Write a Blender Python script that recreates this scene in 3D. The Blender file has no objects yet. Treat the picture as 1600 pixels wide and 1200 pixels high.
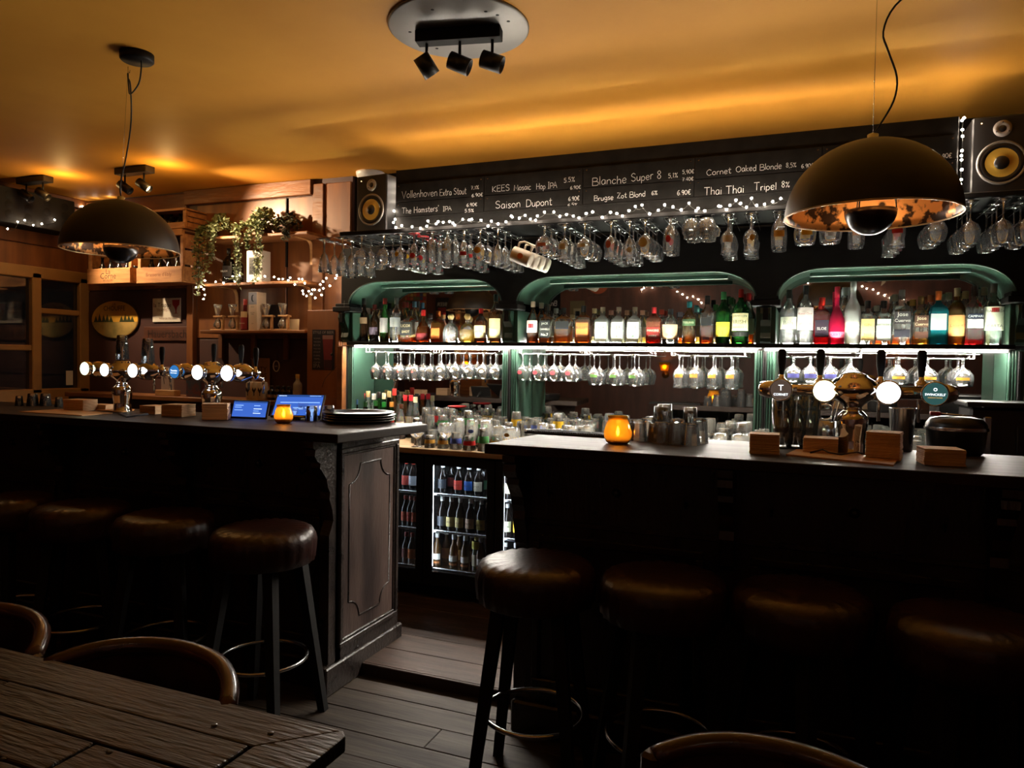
import bpy, bmesh, math, random
from mathutils import Vector, Matrix
random.seed(7)
SC = bpy.context.scene
COL = SC.collection
PI = math.pi
# ------------------------------------------------------------------ camera
F_PX = 1130.0
CAM_Z = 1.47
YAW, PITCH, ROLL = math.radians(21.9), math.radians(1.72), 0.016
CAM_M = (Matrix.Translation((0, 0, CAM_Z)) @ Matrix.Rotation(YAW, 4, 'Z') @ Matrix.Rotation(PI/2-PITCH, 4, 'X') @ Matrix.Rotation(ROLL, 4, 'Z'))
cam_data = bpy.data.cameras.new('camera')
cam_data.sensor_width = 36.0
cam_data.lens = F_PX/1600*36.0
cam_data.clip_start = 0.02
cam = bpy.data.objects.new('camera', cam_data)
cam.matrix_world = CAM_M
COL.objects.link(cam)
SC.camera = cam
# ------------------------------------------------------------------ world, exposure
W = bpy.data.worlds.new('night'); SC.world = W; W.use_nodes = True
W.node_tree.nodes['Background'].inputs[0].default_value = (0.10, 0.12, 0.15, 1)
W.node_tree.nodes['Background'].inputs[1].default_value = 0.006
SC.view_settings.view_transform = 'Standard'
SC.view_settings.look = 'None'
SC.view_settings.gamma = 1
SC.view_settings.use_curve_mapping = False
SC.view_settings.exposure = 0.0
SC.cycles.max_bounces = 14
SC.cycles.diffuse_bounces = 4
SC.cycles.glossy_bounces = 5
SC.cycles.transmission_bounces = 6
SC.cycles.transparent_max_bounces = 40
SC.cycles.sample_clamp_indirect = 3.0
SC.cycles.caustics_reflective = False
SC.cycles.caustics_refractive = False
# strengths of the lamps built further down; the last is for added fill lamps
LED, LED_UP, LED_REAR, BULB, BULB_WALL, FRIDGE, CANDLE, SPOT, SPOT_LEAK, PENDANT, LENS, ROOM_FILL = 350.0, 400.0, 210.0, 240.0, 120.0, 34.0, 0.35, 170.0, 3.2, 1.6, 6.0, 2.6

def ray(px, py):
    d = CAM_M.to_3x3() @ Vector(((px-800)/F_PX, -(py-600)/F_PX, -1))
    return d
def P(px, py, X=None, Y=None, Z=None):
    """the point of a real plane of the room (X, Y or Z given) that the photograph shows at a pixel"""
    d = ray(px, py); o = Vector((0, 0, CAM_Z))
    if Y is not None: t = (Y-o.y)/d.y
    elif X is not None: t = (X-o.x)/d.x
    else: t = (Z-o.z)/d.z
    return o + d*t
def PX(px, Y, py=560): return P(px, py, Y=Y).x

# ------------------------------------------------------------------ materials
def _new(name):
    m = bpy.data.materials.new(name); m.use_nodes = True
    nt = m.node_tree; nt.nodes.clear()
    out = nt.nodes.new('ShaderNodeOutputMaterial')
    return m, nt, out
def pm(name, col, rough=.5, metal=0.0, col2=None, scale=8, stretch=(1, 1, 1), bump=0.0, bscale=None, coat=0.0, spec=.5, detail=5, lo=.35, hi=.65, rvar=0.0):
    """principled material with optional noise between two colours, bump and gloss variation"""
    m, nt, out = _new(name)
    b = nt.nodes.new('ShaderNodeBsdfPrincipled')
    b.inputs['Base Color'].default_value = (*col, 1); b.inputs['Roughness'].default_value = rough
    b.inputs['Metallic'].default_value = metal; b.inputs['Specular IOR Level'].default_value = spec
    if coat: b.inputs['Coat Weight'].default_value = coat; b.inputs['Coat Roughness'].default_value = .12
    nt.links.new(b.outputs[0], out.inputs[0])
    if col2 is not None or bump or rvar:
        tc = nt.nodes.new('ShaderNodeTexCoord'); mp = nt.nodes.new('ShaderNodeMapping')
        mp.inputs['Scale'].default_value = stretch
        oi = nt.nodes.new('ShaderNodeObjectInfo'); ad = nt.nodes.new('ShaderNodeVectorMath'); ad.operation = 'ADD'
        ml = nt.nodes.new('ShaderNodeVectorMath'); ml.operation = 'SCALE'; ml.inputs['Scale'].default_value = 17.0
        cb = nt.nodes.new('ShaderNodeCombineXYZ')
        nt.links.new(oi.outputs['Random'], cb.inputs[0]); nt.links.new(oi.outputs['Random'], cb.inputs[2])
        nt.links.new(cb.outputs[0], ml.inputs[0])
        nt.links.new(tc.outputs['Object'], mp.inputs[0]); nt.links.new(mp.outputs[0], ad.inputs[0]); nt.links.new(ml.outputs[0], ad.inputs[1])
        nz = nt.nodes.new('ShaderNodeTexNoise'); nz.inputs['Scale'].default_value = scale; nz.inputs['Detail'].default_value = detail
        nt.links.new(ad.outputs[0], nz.inputs['Vector'])
        if col2 is not None:
            rp = nt.nodes.new('ShaderNodeValToRGB')
            rp.color_ramp.elements[0].position = lo; rp.color_ramp.elements[0].color = (*col, 1)
            rp.color_ramp.elements[1].position = hi; rp.color_ramp.elements[1].color = (*col2, 1)
            nt.links.new(nz.outputs['Fac'], rp.inputs[0]); nt.links.new(rp.outputs[0], b.inputs['Base Color'])
        if rvar:
            mr = nt.nodes.new('ShaderNodeMapRange'); mr.inputs[3].default_value = max(.03, rough-rvar); mr.inputs[4].default_value = min(1, rough+rvar)
            nt.links.new(nz.outputs['Fac'], mr.inputs[0]); nt.links.new(mr.outputs[0], b.inputs['Roughness'])
        if bump:
            n2 = nz
            if bscale:
                n2 = nt.nodes.new('ShaderNodeTexNoise'); n2.inputs['Scale'].default_value = bscale; n2.inputs['Detail'].default_value = 4
                nt.links.new(ad.outputs[0], n2.inputs['Vector'])
            bp = nt.nodes.new('ShaderNodeBump'); bp.inputs['Strength'].default_value = bump; bp.inputs['Distance'].default_value = .01
            nt.links.new(n2.outputs['Fac'], bp.inputs['Height']); nt.links.new(bp.outputs[0], b.inputs['Normal'])
    return m
def em(name, col, s):
    m, nt, out = _new(name)
    e = nt.nodes.new('ShaderNodeEmission'); e.inputs[0].default_value = (*col, 1); e.inputs[1].default_value = s
    nt.links.new(e.outputs[0], out.inputs[0]); return m
def thin_glass(name, tint=(.96, .98, .97), ior=1.55, rough=.02, scat=.05, scol=(1, 1, 1)):
    """thin clear glass: straight-through tinted light, Fresnel gloss, a little scatter"""
    m, nt, out = _new(name)
    tr = nt.nodes.new('ShaderNodeBsdfTransparent'); tr.inputs[0].default_value = (*tint, 1)
    gl = nt.nodes.new('ShaderNodeBsdfGlossy'); gl.inputs['Roughness'].default_value = rough; gl.inputs[0].default_value = (1, 1, 1, 1)
    ts = nt.nodes.new('ShaderNodeBsdfTranslucent'); ts.inputs[0].default_value = (*scol, 1)
    df = nt.nodes.new('ShaderNodeBsdfDiffuse'); df.inputs[0].default_value = (*scol, 1)
    m0 = nt.nodes.new('ShaderNodeMixShader'); m0.inputs[0].default_value = .5
    nt.links.new(ts.outputs[0], m0.inputs[1]); nt.links.new(df.outputs[0], m0.inputs[2])
    m1 = nt.nodes.new('ShaderNodeMixShader'); m1.inputs[0].default_value = scat
    nt.links.new(tr.outputs[0], m1.inputs[1]); nt.links.new(m0.outputs[0], m1.inputs[2])
    fr = nt.nodes.new('ShaderNodeFresnel'); fr.inputs[0].default_value = ior
    m2 = nt.nodes.new('ShaderNodeMixShader')
    nt.links.new(fr.outputs[0], m2.inputs[0]); nt.links.new(m1.outputs[0], m2.inputs[1]); nt.links.new(gl.outputs[0], m2.inputs[2])
    nt.links.new(m2.outputs[0], out.inputs[0]); return m
_mc = {}
def col_mat(c, rough=.45, metal=0.0, key=''):
    k = ('c', tuple(round(x, 3) for x in c), rough, metal)
    if k not in _mc: _mc[k] = pm('paint_%d' % len(_mc), c, rough, metal)
    return _mc[k]
def liq_mat(c, op=.55):
    k = ('l', tuple(round(x, 3) for x in c), op)
    if k not in _mc: _mc[k] = thin_glass('liquid_%d' % len(_mc), tint=tuple(min(1, x*.9+.06) for x in c), scat=op, scol=c, ior=1.3)
    return _mc[k]
def glass_mat(c, op=.08):
    k = ('g', tuple(round(x, 3) for x in c), op)
    if k not in _mc: _mc[k] = thin_glass('bottle_glass_%d' % len(_mc), tint=c, scat=op, scol=c)
    return _mc[k]
def s2l(r, g, b):
    f = lambda v: (v/255/12.92) if v/255 <= .04045 else ((v/255+.055)/1.055)**2.4
    return (f(r), f(g), f(b))

M = {}
M['ceiling'] = pm('ceiling_paint', (.80, .37, .050), .62, col2=(.72, .32, .042), scale=1.6, bump=.10, bscale=5, spec=.18)
M['black'] = pm('black_paint', (.005, .0046, .0046), .55, spec=.2, col2=(.008, .007, .007), scale=6, bump=.06)
M['blackmatt'] = pm('matt_black', (.007, .0066, .0066), .75, spec=.25)
M['box_grey'] = pm('matt_grey_box', (.018, .017, .016), .85, spec=.15)
M['chalk_board'] = pm('chalkboard_black', (.0062, .0057, .0052), .75, spec=.15, col2=(.012, .011, .010), scale=14)
M['chalk'] = pm('chalk_white', (.80, .78, .74), .9, col2=(.55, .54, .52), scale=120)
M['green'] = pm('green_paint', s2l(46, 74, 61), .36, col2=s2l(38, 63, 51), scale=5, coat=.3)
M['wood_up'] = pm('brown_panel_wood', s2l(132, 82, 42), .42, col2=s2l(98, 56, 28), scale=5, stretch=(2.2, 2.2, .35), bump=.10, rvar=.1)
M['wood_low'] = pm('dark_purple_paint', s2l(74, 48, 44), .5, col2=s2l(60, 38, 36), scale=3)
M['wood_trim'] = pm('trim_wood', s2l(128, 80, 42), .38, col2=s2l(96, 56, 28), scale=6, stretch=(.4, 2, 2), bump=.25, bscale=22, rvar=.12)
M['shelf_wood'] = pm('shelf_wood', s2l(150, 98, 54), .45, col2=s2l(116, 70, 38), scale=7, stretch=(.5, 4, 4), bump=.05)
M['pale_wood'] = pm('pale_wood', s2l(196, 150, 96), .5, col2=s2l(168, 122, 74), scale=9, stretch=(.6, 3, 3), bump=.05)
M['crate_wood'] = pm('crate_wood', s2l(190, 136, 84), .6, col2=s2l(150, 98, 56), scale=9, stretch=(.4, 3, 3), bump=.12)
M['cab_wood'] = pm('cabinet_wood', s2l(150, 92, 44), .5, col2=s2l(132, 78, 38), scale=4, stretch=(2, 2, .4))
M['bar_black'] = pm('bar_black_lacquer', (.014, .011, .010), .30, col2=(.022, .015, .012), scale=7, stretch=(2, 2, .4), bump=.25, bscale=38, rvar=.1)
M['bar_end'] = pm('bar_worn_wood', s2l(86, 71, 66), .34, col2=s2l(46, 38, 37), scale=3.5, stretch=(1.6, 1.6, .45), bump=.28, bscale=26, rvar=.12)
M['bar_frame'] = pm('bar_frame_black', s2l(38, 33, 32), .30, col2=s2l(54, 47, 44), scale=9, bump=.5, bscale=55, rvar=.1)
M['worktop'] = pm('worktop_dark_wood', s2l(42, 33, 28), .48, spec=.18, col2=s2l(34, 25, 22), scale=5, stretch=(.35, 5, 5), bump=.06, rvar=.08)
M['counter'] = pm('counter_oak', s2l(176, 150, 116), .35, col2=s2l(140, 112, 80), scale=6, stretch=(.35, 5, 5), bump=.06)
M['plank'] = pm('floor_plank', s2l(57, 48, 39), .62, spec=.3, col2=s2l(38, 31, 26), scale=5, stretch=(.5, 5, 5), bump=.22, bscale=16, rvar=.14)
M['plank2'] = pm('floor_plank_dark', s2l(60, 43, 34), .55, spec=.3, col2=s2l(41, 29, 24), scale=5, stretch=(.5, 4, 4), bump=.22, bscale=14, rvar=.16)
M['table_a'] = pm('table_plank_brown', s2l(36, 24, 16), .34, col2=s2l(24, 16, 11), scale=6, stretch=(.5, 4, 4), bump=.5, bscale=24, rvar=.14)
M['table_b'] = pm('table_plank_grey', s2l(33, 28, 25), .36, col2=s2l(22, 19, 17), scale=6, stretch=(.5, 4, 4), bump=.5, bscale=24, rvar=.14)
M['table_c'] = pm('table_plank_tan', s2l(43, 31, 17), .38, col2=s2l(29, 20, 13), scale=6, stretch=(.5, 4, 4), bump=.5, bscale=24, rvar=.14)
M['chair'] = pm('chair_wood', s2l(70, 38, 24), .26, col2=s2l(48, 27, 17), scale=6, coat=.4)
M['leather'] = pm('brown_leather', s2l(48, 23, 17), .34, col2=s2l(33, 17, 13), scale=7, bump=.2, bscale=60, rvar=.08)
M['steel'] = pm('steel', (.55, .55, .56), .22, 1.0)
M['chrome'] = pm('chrome', (.82, .80, .78), .06, 1.0)
M['steel_dark'] = pm('dark_steel', (.05, .05, .05), .4, 1.0)
M['grey_metal'] = pm('grey_metal', (.22, .21, .20), .45, .6, col2=(.28, .27, .25), scale=4)
M['white'] = pm('white_plastic', (.75, .74, .72), .4)
M['paper'] = pm('paper', s2l(214, 184, 142), .7, col2=s2l(196, 160, 116), scale=5)
M['coaster'] = pm('coaster_board', s2l(232, 198, 160), .85, col2=s2l(206, 168, 130), scale=30, stretch=(.2, .2, 6))
M['cream'] = pm('window_cream', s2l(166, 128, 74), .5, col2=s2l(150, 112, 62), scale=4)
M['glass'] = thin_glass('clear_glass', scat=.09, ior=2.0)
M['glass_counter'] = thin_glass('clear_glass_tumbler', scat=.22, ior=2.1, scol=(1, .97, .88))
M['pane'] = thin_glass('window_pane', tint=(.9, .92, .92), scat=.01)
M['shelf_glass'] = thin_glass('shelf_glass', tint=(.90, .96, .93), scat=.05, rough=.08)
M['led'] = em('led_white', (1.0, .91, .78), LED)
M['led_up'] = em('led_white_up', (1.0, .92, .80), LED_UP)
M['led_rear'] = em('led_white_rear', (1.0, .93, .82), LED_REAR)
M['bulb'] = em('fairy_white', (1.0, .84, .66), BULB)
M['bulb_wall'] = em('fairy_warm', (1.0, .80, .58), BULB_WALL)
M['fridge_led'] = em('fridge_led', (.80, .90, 1.0), FRIDGE)
M['wire_green'] = pm('dark_wire', (.012, .014, .012), .6)
M['leaf'] = pm('leaf_green', s2l(150, 156, 116), .5, col2=s2l(98, 108, 72), scale=12)
M['leaf_dark'] = pm('leaf_dark', s2l(70, 70, 48), .5, col2=s2l(44, 46, 32), scale=12)
M['terracotta'] = pm('clay_pot', s2l(90, 56, 40), .7)
def mirror_mat():
    m, nt, out = _new('mirror')
    b = nt.nodes.new('ShaderNodeBsdfGlossy'); b.inputs[0].default_value = (.62, .62, .60, 1); b.inputs['Roughness'].default_value = .015
    nt.links.new(b.outputs[0], out.inputs[0]); return m
M['mirror'] = mirror_mat()
def copper_mat():
    m, nt, out = _new('copper_leaf')
    b = nt.nodes.new('ShaderNodeBsdfPrincipled'); b.inputs['Metallic'].default_value = .75; b.inputs['Roughness'].default_value = .38
    tc = nt.nodes.new('ShaderNodeTexCoord'); nz = nt.nodes.new('ShaderNodeTexNoise'); nz.inputs['Scale'].default_value = 26; nz.inputs['Detail'].default_value = 7
    n2 = nt.nodes.new('ShaderNodeTexNoise'); n2.inputs['Scale'].default_value = 5
    mx = nt.nodes.new('ShaderNodeMath'); mx.operation = 'MULTIPLY_ADD'; mx.inputs[1].default_value = .7
    rp = nt.nodes.new('ShaderNodeValToRGB')
    rp.color_ramp.elements[0].position = .565; rp.color_ramp.elements[0].color = (.045, .022, .012, 1)
    rp.color_ramp.elements[1].position = .62; rp.color_ramp.elements[1].color = (.80, .36, .12, 1)
    sc = nt.nodes.new('ShaderNodeMath'); sc.operation = 'MULTIPLY'; sc.inputs[1].default_value = .45
    nt.links.new(tc.outputs['Object'], nz.inputs[0]); nt.links.new(tc.outputs['Object'], n2.inputs[0])
    nt.links.new(n2.outputs[0], sc.inputs[0]); nt.links.new(nz.outputs[0], mx.inputs[0]); nt.links.new(sc.outputs[0], mx.inputs[2])
    nt.links.new(mx.outputs[0], rp.inputs[0]); nt.links.new(rp.outputs[0], b.inputs['Base Color'])
    bp = nt.nodes.new('ShaderNodeBump'); bp.inputs['Strength'].default_value = .3; bp.inputs['Distance'].default_value = .004
    nt.links.new(nz.outputs[0], bp.inputs['Height']); nt.links.new(bp.outputs[0], b.inputs['Normal'])
    nt.links.new(b.outputs[0], out.inputs[0]); return m
M['copper'] = copper_mat()
M['amber'] = thin_glass('amber_glass', tint=(1.0, .52, .06), scat=.62, scol=(1.0, .50, .05), ior=1.5)

# ------------------------------------------------------------------ mesh building
class MB:
    def __init__(s): s.v = []; s.f = []; s.sm = []
    def add(s, vs, fs, smooth=False):
        o = len(s.v); s.v += [tuple(p) for p in vs]
        for f in fs: s.f.append(tuple(i+o for i in f)); s.sm.append(smooth)
        return s
    def box(s, x0, x1, y0, y1, z0, z1, m=None):
        vs = [Vector((x, y, z)) for z in (z0, z1) for y in (y0, y1) for x in (x0, x1)]
        if m is not None: vs = [m @ p for p in vs]
        return s.add(vs, [(0, 2, 3, 1), (4, 5, 7, 6), (0, 1, 5, 4), (2, 6, 7, 3), (0, 4, 6, 2), (1, 3, 7, 5)])
    def bbox(s, x0, x1, y0, y1, z0, z1, b=.004):
        """box with all edges chamfered"""
        vs = []; idx = {}
        X = (x0, x1); Y = (y0, y1); Z = (z0, z1)
        for i in (0, 1):
            for j in (0, 1):
                for k in (0, 1):
                    sx, sy, sz = (1-2*i)*b, (1-2*j)*b, (1-2*k)*b
                    idx[i, j, k, 'x'] = len(vs); vs.append((X[i], Y[j]+sy, Z[k]+sz))
                    idx[i, j, k, 'y'] = len(vs); vs.append((X[i]+sx, Y[j], Z[k]+sz))
                    idx[i, j, k, 'z'] = len(vs); vs.append((X[i]+sx, Y[j]+sy, Z[k]))
        fs = []
        for i in (0, 1):
            q = [(i, 0, 0, 'x'), (i, 1, 0, 'x'), (i, 1, 1, 'x'), (i, 0, 1, 'x')]; fs.append([idx[a] for a in (q if i else q[::-1])])
            q = [(0, i, 0, 'y'), (1, i, 0, 'y'), (1, i, 1, 'y'), (0, i, 1, 'y')]; fs.append([idx[a] for a in (q[::-1] if i else q)])
            q = [(0, 0, i, 'z'), (1, 0, i, 'z'), (1, 1, i, 'z'), (0, 1, i, 'z')]; fs.append([idx[a] for a in (q if i else q[::-1])])
        for a in (0, 1):
            for c in (0, 1):
                fs.append([idx[0, a, c, 'y'], idx[1, a, c, 'y'], idx[1, a, c, 'z'], idx[0, a, c, 'z']])
                fs.append([idx[a, 0, c, 'x'], idx[a, 1, c, 'x'], idx[a, 1, c, 'z'], idx[a, 0, c, 'z']])
                fs.append([idx[a, c, 0, 'x'], idx[a, c, 1, 'x'], idx[a, c, 1, 'y'], idx[a, c, 0, 'y']])
        for i in (0, 1):
            for j in (0, 1):
                for k in (0, 1): fs.append([idx[i, j, k, 'x'], idx[i, j, k, 'y'], idx[i, j, k, 'z']])
        return s.add(vs, fs)
    def lathe(s, prof, n=16, c=(0, 0, 0), m=None, sx=1.0, sy=1.0, smooth=True):
        vs = []; fs = []
        rings = []
        for r, z in prof:
            if abs(r) < 1e-6: rings.append([len(vs)]); vs.append(Vector((0, 0, z)))
            else:
                rings.append(list(range(len(vs), len(vs)+n)))
                for i in range(n):
                    a = 2*PI*i/n; vs.append(Vector((r*math.cos(a)*sx, r*math.sin(a)*sy, z)))
        for a, b in zip(rings, rings[1:]):
            for i in range(n):
                j = (i+1) % n
                if len(a) == 1 and len(b) == 1: continue
                if len(a) == 1: fs.append((a[0], b[j], b[i]))
                elif len(b) == 1: fs.append((a[i], a[j], b[0]))
                else: fs.append((a[i], a[j], b[j], b[i]))
        cc = Vector(c)
        vs = [(m @ p if m is not None else p)+cc for p in vs]
        return s.add(vs, fs, smooth)
    def sq_lathe(s, prof, c=(0, 0, 0), chamfer=.25, asp=1.0):
        """square-section bottle body with cut corners: prof of (half width, z)"""
        rings = []; vs = []; fs = []
        for r, z in prof:
            k = r*chamfer
            pts = [(r, -r+k), (r, r-k), (r-k, r), (-r+k, r), (-r, r-k), (-r, -r+k), (-r+k, -r), (r-k, -r)]
            rings.append(len(vs)); vs += [Vector((x+c[0], y*asp+c[1], z+c[2])) for x, y in pts]
        for a, b in zip(rings, rings[1:]):
            for i in range(8):
                j = (i+1) % 8; fs.append((a+i, a+j, b+j, b+i))
        fs.append(tuple(range(7, -1, -1))); fs.append(tuple(rings[-1]+i for i in range(8)))
        return s.add(vs, fs)
    def tube(s, pts, r, n=8, closed=False, taper=None, smooth=True):
        pts = [Vector(p) for p in pts]; N = len(pts); vs = []; fs = []
        up = Vector((0, 0, 1)); pn = None
        for i, p in enumerate(pts):
            a = pts[(i-1) % N] if (closed or i > 0) else p
            b = pts[(i+1) % N] if (closed or i < N-1) else p
            t = (b-a).normalized()
            if pn is None:
                nrm = t.cross(up)
                if nrm.length < 1e-3: nrm = t.cross(Vector((1, 0, 0)))
                nrm.normalize()
            else:
                nrm = (pn - t*pn.dot(t))
                if nrm.length < 1e-5: nrm = t.orthogonal()
                nrm.normalize()
            pn = nrm; bn = t.cross(nrm)
            rr = r if taper is None else r*taper[i]
            for k in range(n):
                an = 2*PI*k/n; vs.append(p + nrm*(rr*math.cos(an)) + bn*(rr*math.sin(an)))
        for i in range(N if closed else N-1):
            a = i*n; b = ((i+1) % N)*n
            for k in range(n):
                j = (k+1) % n; fs.append((a+k, a+j, b+j, b+k))
        if not closed: fs.append(tuple(range(n-1, -1, -1))); fs.append(tuple((N-1)*n+k for k in range(n)))
        return s.add(vs, fs, smooth)
    def prism(s, pts, a0, a1, axis='y'):
        """polygon extruded along an axis; pts are (x,z) for y, (y,z) for x, (x,y) for z"""
        n = len(pts)
        f = {'y': lambda p, a: (p[0], a, p[1]), 'x': lambda p, a: (a, p[0], p[1]), 'z': lambda p, a: (p[0], p[1], a)}[axis]
        vs = [f(p, a0) for p in pts] + [f(p, a1) for p in pts]
        fs = [tuple(range(n-1, -1, -1)), tuple(range(n, 2*n))] + [(i, (i+1) % n, n+(i+1) % n, n+i) for i in range(n)]
        return s.add(vs, fs)
    def mesh(s, name='m'):
        me = bpy.data.meshes.new(name); me.from_pydata(s.v, [], s.f); me.update()
        if any(s.sm): me.polygons.foreach_set('use_smooth', s.sm)
        return me
    def build(s, name, mat, parent=None, loc=(0, 0, 0), rot=(0, 0, 0)):
        return obj(name, s.mesh(name), mat, parent, loc, rot)
def obj(name, me, mat, parent=None, loc=(0, 0, 0), rot=(0, 0, 0)):
    if mat is not None and not me.materials: me.materials.append(mat)
    o = bpy.data.objects.new(name, me); COL.objects.link(o)
    o.location = loc; o.rotation_euler = rot
    if parent is not None: o.parent = parent
    return o
def tag(o, label, cat, group=None, kind=None):
    o['label'] = label
    if cat: o['category'] = cat
    if group: o['group'] = group
    if kind: o['kind'] = kind
    return o
def thing(name, label, cat, loc=(0, 0, 0), rz=0.0, group=None, rot=None):
    o = bpy.data.objects.new(name, None); COL.objects.link(o)
    o.location = loc; o.rotation_euler = rot if rot else (0, 0, rz); o.empty_display_size = .05
    return tag(o, label, cat, group)
def struct(o, label=None):
    o['kind'] = 'structure'
    if label: o['label'] = label
    return o
def copy_tree(o, parent=None, loc=None, rz=None):
    c = o.copy(); COL.objects.link(c)
    if parent is not None: c.parent = parent
    if loc is not None: c.location = loc
    if rz is not None: c.rotation_euler = (0, 0, rz)
    for ch in list(o.children): copy_tree(ch, c)
    return c
ORD = ['first', 'second', 'third', 'fourth', 'fifth', 'sixth', 'seventh', 'eighth', 'ninth', 'tenth', 'eleventh', 'twelfth', 'thirteenth', 'fourteenth', 'fifteenth',
       'sixteenth', 'seventeenth', 'eighteenth', 'nineteenth', 'twentieth', 'twenty-first', 'twenty-second', 'twenty-third', 'twenty-fourth', 'twenty-fifth', 'twenty-sixth',
       'twenty-seventh', 'twenty-eighth', 'twenty-ninth', 'thirtieth', 'thirty-first', 'thirty-second', 'thirty-third', 'thirty-fourth', 'thirty-fifth']

# ------------------------------------------------------------------ lettering
def text_mesh(txt, width=None, height=None, ext=0.0):
    """flat printed lettering in the xz plane, centred on the origin, facing -y"""
    cu = bpy.data.curves.new('lettering', 'FONT'); cu.body = txt; cu.align_x = 'CENTER'; cu.align_y = 'CENTER'; cu.resolution_u = 2
    ob = bpy.data.objects.new('lettering', cu)
    me = bpy.data.meshes.new_from_object(ob)
    bpy.data.objects.remove(ob); bpy.data.curves.remove(cu)
    xs = [v.co.x for v in me.vertices]; ys = [v.co.y for v in me.vertices]
    if not xs: return me
    w = max(xs)-min(xs); h = max(ys)-min(ys); cx = (max(xs)+min(xs))/2; cy = (max(ys)+min(ys))/2
    sx = (width/w) if width else None; sy = (height/h) if height else None
    sx = sx or sy; sy = sy or sx
    for v in me.vertices: v.co = Vector(((v.co.x-cx)*sx, 0, (v.co.y-cy)*sy))
    me.materials.clear()
    return me
def letter(txt, mat, parent, loc, width=None, height=None, rot=(0, 0, 0), name='lettering'):
    return obj(name, text_mesh(txt, width, height), mat, parent, loc, rot)
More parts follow.
